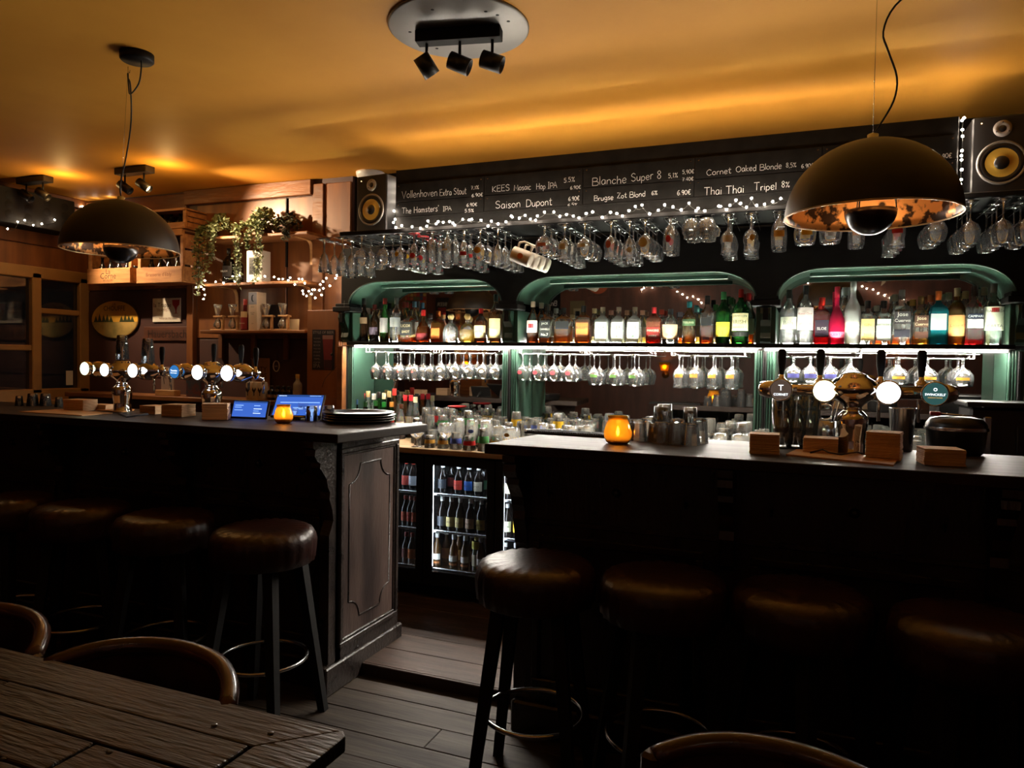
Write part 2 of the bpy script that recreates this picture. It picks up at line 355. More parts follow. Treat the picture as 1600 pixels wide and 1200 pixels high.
# hand-written single-stroke letters: '~' marks a smoothed stroke
_G = {
'A': (.75, '0,0 .35,1 .7,0|.14,.4 .56,.4'), 'B': (.68, '.05,0 .05,1|~.05,1 .5,.95 .5,.6 .08,.53|~.08,.53 .62,.45 .6,.05 .05,0'),
'C': (.68, '~.6,.82 .35,1 .05,.7 .05,.3 .3,0 .62,.15'), 'D': (.7, '.05,0 .05,1|~.05,1 .5,.9 .64,.5 .5,.1 .05,0'), 'E': (.6, '.52,1 .05,1 .05,0 .55,0|.05,.52 .45,.54'),
'H': (.7, '.05,0 .05,1|.6,0 .6,1|.05,.5 .6,.52'), 'I': (.4, '.18,0 .18,1|.02,1 .34,1|.02,0 .34,0'), 'K': (.65, '.05,0 .05,1|.55,1 .06,.45 .58,0'),
'M': (.85, '.03,0 .1,1 .4,.35 .7,1 .78,0'), 'O': (.75, '~.36,1 .05,.75 .05,.25 .36,0 .66,.25 .66,.75 .36,1'), 'P': (.62, '.06,0 .06,1|~.06,1 .55,.95 .55,.5 .08,.46'),
'S': (.62, '~.52,.85 .3,1 .06,.82 .12,.6 .46,.42 .52,.15 .28,0 .04,.14'), 'T': (.7, '.33,0 .33,1|.0,1 .66,1'), 'V': (.7, '.0,1 .32,0 .64,1'), 'Z': (.62, '.05,1 .55,1 .05,0 .58,0'),
'a': (.52, '~.42,.5 .2,.58 .04,.3 .16,0 .36,.1 .42,.45|.42,.55 .44,0'), 'b': (.52, '.06,1 .06,0|~.06,.4 .26,.58 .46,.3 .28,0 .06,.08'), 'c': (.46, '~.4,.48 .2,.58 .04,.3 .18,0 .42,.1'),
'd': (.54, '~.42,.45 .2,.58 .04,.3 .18,0 .42,.12|.44,1 .44,0'), 'e': (.5, '~.05,.3 .4,.34 .34,.56 .14,.54 .04,.28 .18,.0 .42,.1'), 'g': (.52, '~.42,.48 .2,.58 .04,.32 .18,.06 .42,.16|~.43,.55 .44,-.1 .3,-.34 .06,-.26'),
'h': (.5, '.06,1 .06,0|~.06,.38 .24,.58 .4,.44 .42,0'), 'i': (.2, '.08,.55 .08,0|.08,.78 .09,.82'), 'k': (.48, '.06,1 .06,0|.4,.55 .08,.26 .42,0'), 'l': (.2, '.08,1 .08,.0'),
'm': (.74, '.05,.55 .05,0|~.05,.38 .2,.57 .32,.42 .34,0|~.34,.38 .48,.57 .62,.42 .64,0'), 'n': (.5, '.05,.55 .05,0|~.05,.38 .24,.57 .4,.42 .42,0'), 'o': (.52, '~.24,.58 .05,.42 .06,.12 .24,0 .42,.14 .42,.44 .24,.58'),
'p': (.52, '.06,.55 .06,-.36|~.06,.42 .26,.58 .46,.3 .28,0 .06,.1'), 'r': (.38, '.06,.55 .06,0|~.06,.34 .16,.54 .34,.54'), 's': (.42, '~.36,.5 .2,.58 .07,.46 .2,.3 .36,.14 .2,0 .04,.08'),
't': (.4, '~.18,.9 .16,.2 .24,0 .38,.06|.0,.6 .36,.62'), 'u': (.52, '~.05,.55 .06,.14 .2,0 .38,.12 .42,.4|.43,.55 .44,0'), 'v': (.46, '.0,.56 .2,0 .4,.56'), 'x': (.46, '.02,.56 .4,0|.4,.56 .02,0'),
'0': (.55, '~.26,1 .05,.75 .05,.25 .26,0 .46,.25 .46,.75 .26,1'), '1': (.3, '.02,.8 .16,1 .16,0'), '3': (.5, '~.05,.9 .3,1 .4,.75 .2,.54|~.2,.54 .46,.4 .3,0 .04,.1'), '4': (.55, '.36,0 .36,1 .04,.3 .5,.3'),
'5': (.52, '.42,1 .1,1 .08,.58|~.08,.58 .36,.6 .44,.25 .24,0 .04,.1'), '6': (.52, '~.4,.98 .12,.7 .05,.25 .24,0 .44,.2 .36,.46 .08,.36'), '7': (.5, '.02,1 .44,1 .16,0|.1,.5 .36,.52'),
'8': (.54, '~.26,.54 .06,.76 .26,1 .44,.76 .26,.54 .05,.25 .26,0 .46,.25 .26,.54'), '9': (.52, '~.42,.7 .26,.46 .06,.68 .22,1 .42,.78 .4,.4 .28,0'), '.': (.24, '.1,.0 .12,.05'), ',': (.24, '.13,.06 .06,-.14'),
'%': (.7, '.55,1 .1,0|~.16,.98 .06,.82 .2,.72 .26,.86 .16,.98|~.5,.3 .4,.14 .52,.02 .6,.16 .5,.3'), '\u20ac': (.6, '~.52,.88 .3,1 .1,.6 .14,.2 .34,0 .54,.12|.0,.58 .4,.58|.0,.4 .36,.4'), "'": (.2, '.1,1 .06,.8'), ' ': (.38, ''),
}
def _smooth(p):
    out = []
    for i in range(len(p)-1):
        p0 = p[max(0, i-1)]; p1 = p[i]; p2 = p[i+1]; p3 = p[min(len(p)-1, i+2)]
        for k in range(5):
            t = k/5; t2 = t*t; t3 = t2*t
            out.append(tuple(.5*((2*p1[a])+(-p0[a]+p2[a])*t+(2*p0[a]-5*p1[a]+4*p2[a]-p3[a])*t2+(-p0[a]+3*p1[a]-3*p2[a]+p3[a])*t3) for a in (0, 1)))
    return out+[p[-1]]
def hand_mesh(txt, width, height, stroke=.0024):
    tot = sum(_G[c][0] for c in txt); kx = width/tot; x = 0; mb = MB()
    for c in txt:
        w, st = _G[c]; jy = random.uniform(-.05, .05); js = random.uniform(.94, 1.08)
        for s in st.split('|'):
            if not s: continue
            sm = s[0] == '~'; pts = [tuple(float(t) for t in q.split(',')) for q in s.lstrip('~').split()]
            if sm: pts = _smooth(pts)
            pts = [Vector(((x+a*.92)*kx, 0, (b*js+jy)*height)) for a, b in pts]
            vs = []
            for i, p in enumerate(pts):
                a = pts[max(0, i-1)]; b = pts[min(len(pts)-1, i+1)]; t = b-a
                if t.length < 1e-7: t = Vector((1, 0, 0))
                t.normalize(); nn = Vector((-t.z, 0, t.x))*(stroke/2*random.uniform(.8, 1.1))
                vs += [p+nn, p-nn]
            mb.add(vs, [(2*i, 2*i+1, 2*i+3, 2*i+2) for i in range(len(pts)-1)])
        x += w
    return mb.mesh('handwriting')
# ================================================================== the room
X0, X1, Y0, Y1, ZC = -5.70, 3.0, -0.95, 4.42, 2.78
ZB, YB = 1.16, 2.50            # bar worktop height and front edge
ZK, YK = 0.95, 3.80            # back counter height and front edge
YA, YM = 4.10, 4.39            # arch front plane, mirror plane
ZS = 1.591                     # bottle shelf top
YR, ZR = 3.68, 2.20            # front row of the hanging glasses, rack height

fl = struct(MB().box(X0, X1, Y0, 2.86, -.08, -.022).box(X0, X1, 2.86, Y1, -.08, .030).build('floor', M['plank2']), 'dark wooden plank floor of the bar room')
rows = 0; y = Y0
_pm = {}
def plank(x0, x1, y0, y1, z0, z1, mat):
    k = (round(x1-x0, 2), round(y1-y0, 3), round(z1-z0, 3), mat.name)
    if k not in _pm: _pm[k] = MB().bbox(0, k[0]-.003, .0015, k[1]-.0015, 0, k[2], .002).mesh('plank')
    obj('plank', _pm[k], mat, fl, (x0, y0, z0+random.uniform(-.001, .001)))
while y < 2.80:
    w = .152; x = X0 + random.choice((0, .0)); off = random.choice((1.2, 1.6, 2.0, 2.4, 2.8))
    cuts = [X0]; c = X0+off
    while c < X1-.5: cuts.append(c); c += 2.8
    cuts.append(X1)
    for a, b in zip(cuts, cuts[1:]): plank(a, b, y, min(y+w, 2.852), -.022, 0, M['plank'])
    y += w
y = 2.86
while y < 4.30:
    w = .19; off = random.choice((2.6, 3.4, 4.6))
    for a, b in ((X0, X0+off), (X0+off, X1)): plank(a, b, y, y+w, .03, .055, M['plank2'])
    y += w
struct(MB().bbox(-1.95, -1.0, 2.845, 2.862, -.02, .054, .003).build('trim_step', M['plank2'], None), 'worn wooden step edge across the gap between the bars')

struct(MB().box(X0-.2, X1+.2, Y0-.2, Y1+.2, ZC, ZC+.1).build('ceiling', M['ceiling']), 'ochre painted ceiling')
struct(MB().box(X0-.2, X1+.2, Y1, Y1+.1, -.1, ZC).build('wall_back', M['black']), 'dark back wall behind the bar')
M['rear_wall'] = pm('rear_wall_wood', s2l(96, 54, 38), .45, col2=s2l(74, 40, 28), scale=4, stretch=(2, 2, .4))
struct(MB().box(X0-.2, X1+.2, Y0-.1, Y0, -.1, ZC).build('wall_rear', M['rear_wall']), 'brown panelled wall across the room, seen in the mirrors')
struct(MB().box(X1, X1+.1, Y0, Y1, -.1, ZC).build('wall_right', M['rear_wall']), 'brown wall at the end of the bar')

# ---------------------------------------------------------------- left wall with the window
wl = MB()
WZ0, WZ1, WY0, WY1 = 1.16, 2.12, 1.2, 4.36
wl.box(X0-.12, X0, Y0, Y1, -.1, WZ0).box(X0-.12, X0, Y0, Y1, WZ1, ZC).box(X0-.12, X0, Y0, WY0, WZ0, WZ1).box(X0-.12, X0, WY1, Y1, WZ0, WZ1)
wl_o = struct(wl.build('wall_left', M['wood_low']), 'dark brown wall with the window, beside the taps')
for z0, z1 in ((2.16, 2.34), (2.345, 2.52), (2.525, 2.70)):
    MB().bbox(X0, X0+.012, Y0+.01, Y1-.002, z0, z1, .003).build('board', M['wood_up'], wl_o)
MB().bbox(X0, X0+.03, Y0+.01, Y1-.002, 2.705, 2.778, .004).build('cornice', M['wood_trim'], wl_o)
win = bpy.data.objects.new('window_1', None); COL.objects.link(win); struct(win, 'night-dark window with cream wooden frame beside the taps')
win.location = (X0, 0, 0)
def wbar(y0, y1, z0, z1, x0=-.05, x1=.035, name='window_frame', mat='cream'):
    return MB().bbox(x0, x1, y0, y1, z0, z1, .006).build(name, M[mat], win)
wbar(WY0-.05, WY1+.03, WZ1-.045, WZ1+.05); wbar(WY0-.05, WY1+.03, WZ0-.06, WZ0+.035); wbar(WY1-.05, WY1+.04, WZ0, WZ1)
for yy in (3.94, 3.05, 2.1): wbar(yy-.038, yy+.038, WZ0, WZ1)
zA, zB_ = P(25, 543, X=X0).z, P(98, 488, X=X0).z
wbar(3.05, 3.94, zA-.022, zA+.022, -.04, .02); wbar(2.1, 3.05, zA-.022, zA+.022, -.04, .02); wbar(3.94, 4.34, zB_-.022, zB_+.022, -.04, .02)
wbar(WY0, WY1+.05, WZ0-.09, WZ0-.055, -.05, .10, 'window_sill')
for a, b, c, d in ((3.98, 4.31, WZ0+.03, zB_-.02), (3.98, 4.31, zB_+.02, WZ1-.04), (3.09, 3.90, zA+.02, WZ1-.04), (3.09, 3.90, WZ0+.03, zA-.02), (2.14, 3.01, WZ0+.03, WZ1-.04)):
    MB().box(-.012, -.006, a, b, c, d).build('pane', M['pane'], win)
MB().box(-.006, -.003, 4.21, 4.27, 1.22, 1.34).build('paper_notice', M['white'], win)

# ---------------------------------------------------------------- wood panelling of the back wall, left of the bottle shelves
XP1 = PX(548, 4.39)
wp = struct(MB().box(X0, XP1, 4.395, Y1, 0, ZC).build('wall_panelling', M['wood_low']), 'brown wooden wall panelling behind the shelves and signs')
def wpart(x0, x1, z0, z1, y0, mat, name='panel', b=.004):
    return MB().bbox(x0, x1, y0, 4.396, z0, z1, b).build(name, M[mat], wp)
xp = PX(308, 4.39); xq = PX(498, 4.39); xr = PX(448, 4.39)
wpart(X0+.01, xp-.004, 2.02, 2.62, 4.385, 'wood_up'); wpart(X0+.01, xp-.004, 1.30, 2.012, 4.388, 'wood_low')
wpart(xp, xr-.008, 1.62, 2.66, 4.384, 'wood_up'); wpart(xr+.008, xq-.05, 1.62, 2.66, 4.384, 'wood_up')
wpart(xr-.008, xr+.008, 2.15, 2.66, 4.372, 'black', 'cable_duct')
wpart(xp, xq-.05, 1.06, 1.612, 4.388, 'wood_low')
wpart(xq-.045, xq+.05, 1.0, 2.74, 4.36, 'wood_trim', 'post'); wpart(xq+.055, XP1-.004, 1.0, 2.74, 4.376, 'wood_up')
wpart(xp-.075, xp-.006, 1.30, 2.44, 4.352, 'wood_up', 'post')
wpart(X0+.01, xp-.1, 2.625, 2.765, 4.37, 'wood_trim', 'cornice'); wpart(xp-.098, xq-.05, 2.665, 2.775, 4.345, 'wood_trim', 'cornice')

# ================================================================== back bar
B = [(PX(545, YA, 480), PX(783, YA, 470)), (PX(808, YA, 462), PX(1181, YA, 460)), (PX(1214, YA, 460), PX(1588, YA, 452))]
XL, XR = B[0][0]-.06, B[2][1]+.06
bb = thing('back_bar', 'black back bar with three green arches, mirrors and a lit bottle shelf', 'back bar', ((XL+XR)/2, YM, ZK))
bb.location = (0, 0, 0)
ZSP, ZAT = 1.835, 1.985
def arch_pts(x0, x1, inset=0.0, n=9):
    rx, rz = .23, ZAT-ZSP; pts = []
    for i in range(n+1):
        a = PI/2*i/n; pts.append((x0+rx-rx*math.cos(a), ZSP+rz*math.sin(a)))
    pts += [(x1-rx+rx*math.sin(PI/2*i/n), ZSP+rz*math.cos(PI/2*i/n)) for i in range(n+1)]
    return pts
fa = MB()
ZT = 2.215
for x0, x1 in B:
    pts = arch_pts(x0, x1)
    for yy in (YA, YA+.02):
        for (a, b), (c, d) in zip(pts, pts[1:]): fa.add([(a, yy, b), (c, yy, d), (c, yy, ZT), (a, yy, ZT)], [(0, 1, 2, 3)])
    for (a, b), (c, d) in zip(pts, pts[1:]): fa.add([(a, YA, b), (c, YA, d), (c, YA+.02, d), (a, YA+.02, b)], [(3, 2, 1, 0)])
for a, b in ((XL, B[0][0]), (B[0][1], B[1][0]), (B[1][1], B[2][0]), (B[2][1], XR)): fa.box(a, b, YA, YA+.02, ZSP, ZT)
fa.box(XL, XR, YA+.02, Y1, ZT-.02, ZT)
fa.build('fascia', M['black'], bb)
for x0, x1 in B:
    pts = arch_pts(x0, x1); r = MB(); n = len(pts)
    t = .012
    vs = [(a, YA+.0205, b) for a, b in pts]+[(a, YM-.001, b) for a, b in pts]
    r.add(vs, [(i, i+1, n+i+1, n+i) for i in range(n-1)], True)
    r.build('arch_reveal', M['green'], bb)
    # a thin bead along the front of the arch
    MB().tube([(a, YA-.002, b) for a, b in pts], .004, 6).build('arch_bead', M['green'], bb)
    MB().box(x0-.02, x1+.02, YM, YM+.006, ZK+.01, ZT-.03).build('mirror', M['mirror'], bb)
    MB().bbox((x0+x1)/2-(x1-x0)/2+.16, x1-.16, YA+.14, YA+.16, ZAT-.028, ZAT-.006, .003).build('arch_batten', M['green'], bb)
# pillars between the arches: capital, corbel, lower fluted shaft
cols = [(XL, B[0][0]), (B[0][1], B[1][0]), (B[1][1], B[2][0]), (B[2][1], XR)]
for i, (a, b) in enumerate(cols):
    m = (a+b)/2; w = max(.10, (b-a))/2
    MB().bbox(m-w-.02, m+w+.02, YA-.045, YA+.10, ZSP-.045, ZSP-.012, .004).bbox(m-w-.008, m+w+.008, YA-.03, YA+.10, ZSP-.012, ZSP+.01, .004).build('capital', M['black'], bb)
    MB().bbox(m-w+.002, m+w-.002, YA+.02, YM-.002, ZS+.001, ZSP-.046, .003).build('pillar', M['green'], bb)
    # scroll corbel: extruded S profile with a black inset
    pr = [(YA+.02, ZSP-.05), (YA-.035, ZSP-.055), (YA-.042, ZSP-.085), (YA-.028, ZSP-.12), (YA-.005, ZSP-.15), (YA+.005, ZSP-.185), (YA-.008, ZSP-.215), (YA-.002, ZS+.012), (YA+.02, ZS+.004)]
    MB().prism(pr, m-.026, m+.026, 'x').build('corbel', M['green'], bb)
    MB().bbox(m-.014, m+.014, YA-.046, YA-.03, ZSP-.12, ZSP-.055, .003).build('corbel_inset', M['black'], bb)
    p = MB()
    for k in range(7):
        xx = m-w+.012+(2*w-.024)*k/6
        p.lathe([(.009, ZK), (.009, ZS-.03)], 6, (xx, YA+.035, 0))
    p.box(m-w, m+w, YA+.035, YM-.003, ZK+.001, ZS-.025)
    p.build('fluted_shaft', M['green'], bb)
    MB().bbox(m-.008, m+.008, YA+.012, YA+.03, ZK+.12, ZS-.03, .003).build('shelf_track', M['black'], bb)
    for zz in (1.50, 1.40): MB().lathe([(0, -.004), (.005, -.003), (.006, 0)], 8, m=Matrix.Rotation(PI/2, 4, 'X'), c=(m, YA+.011, zz)).build('stud', M['chrome'], bb)
XSL, XSR = PX(543, YA, 537), PX(1586, YA, 543)
MB().box(XSL, XSR, YA+.014, YM-.004, ZS-.010, ZS).build('bottle_shelf', M['shelf_glass'], bb)
MB().bbox(XSL, XSR, YA-.012, YA+.013, ZS-.024, ZS+.001, .003).build('shelf_edge', M['black'], bb)
segs = [(555, 683), (685, 800), (803, 892), (896, 1008), (1012, 1050), (1053, 1182), (1196, 1340), (1349, 1388), (1392, 1520), (1523, 1574)]
for a, b in segs:
    MB().box(PX(a, YA, 545), PX(b, YA, 545), YA-.008, YA+.004, ZS-.036, ZS-.0255).build('led_strip', M['led'], bb)
MB().box(XSL+.02, XSR-.02, YA+.005, YA+.012, ZS-.036, ZS-.0245).build('led_profile', M['steel'], bb)
MB().box(XSL+.05, XSR-.03, YA+.052, YA+.066, ZS-.020, ZS-.012).build('led_strip', M['led_up'], bb)
for (x0, x1) in B: MB().box(x0+.01, x1-.01, YM-.016, YM-.006, ZS+.002, ZS+.012).build('led_strip', M['led_rear'], bb)
# copper-brown post at the open side of the back bar
MB().bbox(XL-.012, XL+.035, YA-.03, YA+.05, ZK, ZS-.03, .004).build('side_post', M['wood_trim'], bb)

# ---------------------------------------------------------------- counter, fridge
KX0 = P(537, 485, Y=4.10).x+.012
kc = MB().bbox(KX0, 2.2, YK-.02, 4.385, ZK-.035, ZK, .004).build('back_counter_top', M['counter'])
tag(kc, 'pale oak counter top under the bottle shelf, crowded with glasses', 'counter')
base = thing('counter_cabinet', 'black cabinet base under the oak back counter', 'cabinet', (0, 0, .055)); base.location = (0, 0, 0)
FC = PX(716, YK, 815); FP = .462
FX0, FX1 = FC-1.5*FP-.02, FC+1.5*FP+.02
MB().box(KX0, FX0-.003, YK, 4.38, .055, ZK-.036).build('body', M['black'], base)
MB().box(FX1+.003, 2.2, YK, 4.38, .055, ZK-.036).build('body', M['black'], base)
fr = thing('bottle_fridge', 'black three-door glass bottle fridge under the back counter, lit inside', 'fridge', (0, 0, 0))
fz0, fz1 = .125, ZK-.037
f = MB(); t = .02
f.box(FX0, FX1, 4.30, 4.34, fz0, fz1).box(FX0, FX1, YK+.03, 4.30, fz1-.03, fz1).box(FX0, FX1, YK+.03, 4.30, fz0, fz0+.06)
for k in range(4):
    xx = FC+(k-1.5)*FP; f.box(xx-.02, xx+.02, YK+.03, 4.30, fz0+.06, fz1-.03)
f.build('cabinet', M['black'], fr)
MB().box(FX0+.01, FX1-.01, YK+.10, 4.25, .056, fz0).build('plinth', M['blackmatt'], fr)
FSH = [.222, .452, .676]
for k in range(3):
    xc = FC+(k-1)*FP
    for zz in FSH:
        MB().bbox(xc-.205, xc+.205, YK+.055, 4.28, zz-.016, zz, .003).build('shelf', M['steel'], fr)
    d = MB(); y0, y1 = YK-.005, YK+.028; gw = .183; gz0, gz1 = .215, .852
    d.box(xc-FP/2+.004, xc-gw, y0, y1, fz0+.01, fz1-.01).box(xc+gw, xc+FP/2-.004, y0, y1, fz0+.01, fz1-.01)
    d.box(xc-gw, xc+gw, y0, y1, fz0+.01, gz0).box(xc-gw, xc+gw, y0, y1, gz1, fz1-.01)
    dr = d.build('door', M['black'], fr)
    MB().box(xc-gw, xc+gw, y0+.012, y0+.018, gz0, gz1).build('door_pane', M['pane'], dr)
    MB().box(xc-.200, xc-.190, YK+.035, YK+.046, gz0+.02, gz1+.015).build('fridge_light', M['fridge_led'], fr)
    MB().box(xc-.19, xc+.19, YK+.04, YK+.052, gz1+.012, gz1+.022).build('fridge_light', M['fridge_led'], fr)

# ---------------------------------------------------------------- rack ledge with menu board
XG0, XG1 = PX(512, 3.62, 365), 2.0
rk = thing('glass_rack', 'black overhead ledge with metal rails holding the hanging glasses', 'rack', (0, 0, 0))
MB().bbox(XG0, XG1, 3.735, 4.12, 2.226, 2.252, .004).build('ledge', M['black'], rk)
_rail = MB().tube([(0, 3.76, .026), (0, 3.735, .024), (0, 3.64, .003), (0, 3.63, 0), (0, 3.66, -.003), (0, 4.08, -.003)], .0015, 5).mesh('rail')
mbd = thing('menu_board', 'long black chalkboard with hand-written beer names above the glasses', 'chalkboard', (0, 0, 0))
BX0, BX1, YBD = PX(618, 3.78, 320), PX(1496, 3.78, 280), 3.78
MB().bbox(BX0, BX1, YBD, YBD+.02, 2.253, 2.605, .003).build('backboard', M['chalk_board'], mbd)
for a, b in ((BX0+.02, BX0+.05), (BX1-.05, BX1-.02)): MB().box(a, b, YBD+.02, 4.1, 2.253, 2.50).build('brace', M['black'], mbd)
bd = [BX0+.004, PX(757, YBD, 310), PX(911, YBD, 300), PX(1085, YBD, 290), PX(1284, YBD, 270), BX1-.004]
PANELS = {}
for i in range(5):
    for j, (z0, z1) in enumerate(((2.415, 2.522), (2.325, 2.411))):
        pn = MB().bbox(bd[i]+.002, bd[i+1]-.002, YBD-.006, YBD, z0, z1, .001).build('panel', M['chalk_board'], mbd)
        PANELS[i, j] = pn
        for sx in (bd[i]+.02, bd[i+1]-.02):
            MB().lathe([(0, -.0015), (.0035, 0)], 8, m=Matrix.Rotation(PI/2, 4, 'X'), c=(sx, YBD-.0065, z1-.014)).build('screw', M['steel'], pn)
MB().bbox(BX0, BX1, YBD-.010, YBD, 2.317, 2.323, .001).build('ledge_strip', M['chalk_board'], mbd)
def chalk(txt, px0, px1, py0, capx, i, j):
    a = P(px0, py0, Y=YBD-.0075); b = P(px1, py0, Y=YBD-.0075); h = capx*(a.y*math.cos(YAW)-a.x*math.sin(YAW))/F_PX
    obj('chalk_lettering', hand_mesh(txt, b.x-a.x, h), M['chalk'], PANELS[i, j], a)
EU = '\u20ac'
for args in (('Vollenhoven', 628, 684, 310, 11, 0, 0), ('Extra Stout', 687, 729, 306, 10, 0, 0), ('7,1%', 736, 749, 296, 5, 0, 0), ('6.90'+EU, 737, 755, 308, 5, 0, 0),
             ("The Hamsters'", 628, 686, 334, 9, 0, 1), ('IPA', 692, 706, 330, 7, 0, 1), ('6.90'+EU, 729, 746, 323, 5, 0, 1), ('5.5%', 726, 741, 332, 5, 0, 1),
             ('KEES', 769, 797, 300, 9, 1, 0), ('Mosaic', 803, 830, 298, 9, 1, 0), ('Hop IPA', 838, 871, 296, 9, 1, 0), ('5.5%', 881, 899, 285, 7, 1, 0), ('6.90'+EU, 891, 908, 296, 5, 1, 0),
             ('Saison', 774, 814, 326, 11, 1, 1), ('Dupont', 822, 863, 323, 11, 1, 1), ('6.90'+EU, 888, 906, 314, 6, 1, 1), ('6.5%', 887, 903, 323, 5, 1, 1),
             ('Blanche', 925, 980, 290, 12, 2, 0), ('Super 8', 986, 1034, 283, 12, 2, 0), ('5,1%', 1044, 1060, 278, 7, 2, 0), ('5,90'+EU, 1066, 1085, 272, 6, 2, 0), ('7.40'+EU, 1066, 1084, 283, 5, 2, 0),
             ('Brugse', 928, 959, 314, 8, 2, 1), ('Zot Blond', 964, 1009, 310, 8, 2, 1), ('6%', 1018, 1028, 305, 6, 2, 1), ('6.90'+EU, 1058, 1080, 305, 7, 2, 1),
             ('Cornet', 1104, 1143, 274, 9, 3, 0), ('Oaked Blonde', 1150, 1222, 269, 9, 3, 0), ('8,5%', 1228, 1245, 262, 7, 3, 0), ('6.90'+EU, 1252, 1272, 263, 6, 3, 0),
             ('Thai Thai', 1100, 1163, 305, 12, 3, 1), ('Tripel', 1178, 1214, 298, 11, 3, 1), ('8%', 1221, 1235, 293, 9, 3, 1), ('6.90'+EU, 1248, 1268, 296, 7, 3, 1),
             ('6.90'+EU, 1465, 1488, 248, 7, 4, 0), ('6.90'+EU, 1462, 1486, 284, 7, 4, 1)):
    chalk(*args)

# ================================================================== the two bars
def panel_frame(parent, x0, x1, z0, z1, y, mat):
    """framed recessed panel on a bar front facing the room"""
    fr_ = MB()
    for a, b, c, d in ((x0, x1, z1-.03, z1), (x0, x1, z0, z0+.03), (x0, x0+.03, z0+.03, z1-.03), (x1-.03, x1, z0+.03, z1-.03)): fr_.bbox(a, b, y-.018, y, c, d, .005)
    fr_.build('panel_moulding', mat, parent)
corb = [(0, 0), (-.165, 0), (-.165, -.025), (-.15, -.035), (-.155, -.06), (-.135, -.085), (-.115, -.095), (-.118, -.115), (-.095, -.14), (-.07, -.17), (-.062, -.205), (-.045, -.23), (-.05, -.26), (-.028, -.31), (-.02, -.36), (0, -.38)]
YF = 2.665
def bar(name, xa, xb, label, toplabel, end_right, tops):
    b = thing(name, label, 'bar', (0, 0, 0))
    MB().box(xa, xb, YF, YF+.04, 0, ZB-.04).build('front_panel', M['bar_black'], b)
    MB().bbox(xa, xb, YF-.03, YF, 0, .13, .008).build('plinth', M['bar_black'], b)
    MB().bbox(xa, xb, YF-.012, YF, .84, .86, .003).build('rail', M['bar_black'], b)
    n = max(1, round((xb-xa)/.85)); w = (xb-xa)/n
    for i in range(n):
        panel_frame(b, xa+i*w+.08, xa+(i+1)*w-.08, .20, .80, YF, M['bar_black'])
        MB().lathe([(0, -.022), (.012, -.02), (.016, -.01), (.008, -.004), (.02, 0)], 12, m=Matrix.Rotation(-PI/2, 4, 'X'), c=(xa+(i+.5)*w, YF-.001, .985)).build('hook_knob', M['steel_dark'], b)
        for dx in (-.26, .26):
            MB().tube([(xa+(i+.5)*w+dx, YF, .97), (xa+(i+.5)*w+dx, YF-.03, .955), (xa+(i+.5)*w+dx, YF-.045, .975), (xa+(i+.5)*w+dx, YF-.05, 1.0)], .004, 6).build('coat_hook', M['steel_dark'], b)
    for i in range(n+1):
        xx = min(max(xa+i*w, xa+.03), xb-.03)
        if end_right and i == n: continue
        MB().prism([(YF+p, ZB-.04+q) for p, q in corb], xx-.025, xx+.025, 'x').build('corbel', M['bar_black'], b)
    tp = MB().prism(tops, ZB-.038, ZB, 'z').build('bar_worktop', M['worktop'])
    bv = tp.modifiers.new('edge', 'BEVEL'); bv.width = .004; bv.segments = 2
    tag(tp, toplabel, 'worktop')
    return b
lb = bar('bar_counter', -5.3, -1.90, 'black wooden bar with worn panelled end, stools in front, beside the fridge', 'dark wooden worktop carrying the two chrome tap towers', True,
         [(-5.3, YB), (-1.78, YB), (-1.70, 3.13), (-2.35, 3.13), (-5.3, 3.13)])
rb = bar('bar_counter', -1.045, 2.2, 'black wooden bar standing under the big pendant with coasters and candle', 'dark wooden worktop carrying the wide four-lens tap tower', False,
         [(-1.115, YB), (2.2, YB), (2.2, 3.12), (-1.04, 3.12)])
MB().box(-1.06, -1.03, YF+.041, 3.05, 0, ZB-.04).build('end_panel', M['bar_black'], rb)
# panelled end of the left bar
XE = -1.90; ya, yb = 2.585, 3.20
ends = [(YF+.05, 0.0)]
op = [(yb, 0), (yb, ZB-.039), (YF-.165, ZB-.039)] + [(YF+p, ZB-.04+q) for p, q in corb[2:-1]] + [(ya+.03, .70), (ya+.03, .13), (ya, .12), (ya, 0)]
MB().prism(op, XE-.05, XE, 'x').build('end_panel', M['bar_frame'], lb)
MB().bbox(XE, XE+.022, ya-.012, yb+.012, 0, .125, .006).build('end_plinth', M['bar_frame'], lb)
def ring_yz(y0, y1, z0, z1, wd, x0, x1):
    m_ = MB()
    for a, b, c, d in ((y0, y1, z1-wd, z1), (y0, y1, z0, z0+wd), (y0, y0+wd, z0+wd, z1-wd), (y1-wd, y1, z0+wd, z1-wd)): m_.bbox(x0, x1, a, b, c, d, min(.004, wd/3))
    return m_
pe = MB().bbox(XE, XE+.006, ya+.11, yb-.05, .20, 1.055, .002).build('field_panel', M['bar_end'], lb)
ring_yz(ya+.09, yb-.03, .18, 1.075, .024, XE, XE+.020).build('panel_moulding', M['bar_frame'], lb)
ring_yz(ya+.114, yb-.054, .204, 1.051, .012, XE, XE+.013).build('panel_bead', M['bar_frame'], lb)
y0, y1, z0, z1 = ya+.17, yb-.10, .28, .99; r = .085; ln = []
for cy, cz, a0 in ((y0, z1, 0), (y1, z1, -90), (y1, z0, -180), (y0, z0, -270)):
    for k in range(9):
        a = math.radians(a0-90+90-90*k/8); ln.append((cy+r*math.cos(math.radians(a0-90*(1-k/8)-0)), cz+r*math.sin(math.radians(a0-90*(1-k/8)))))
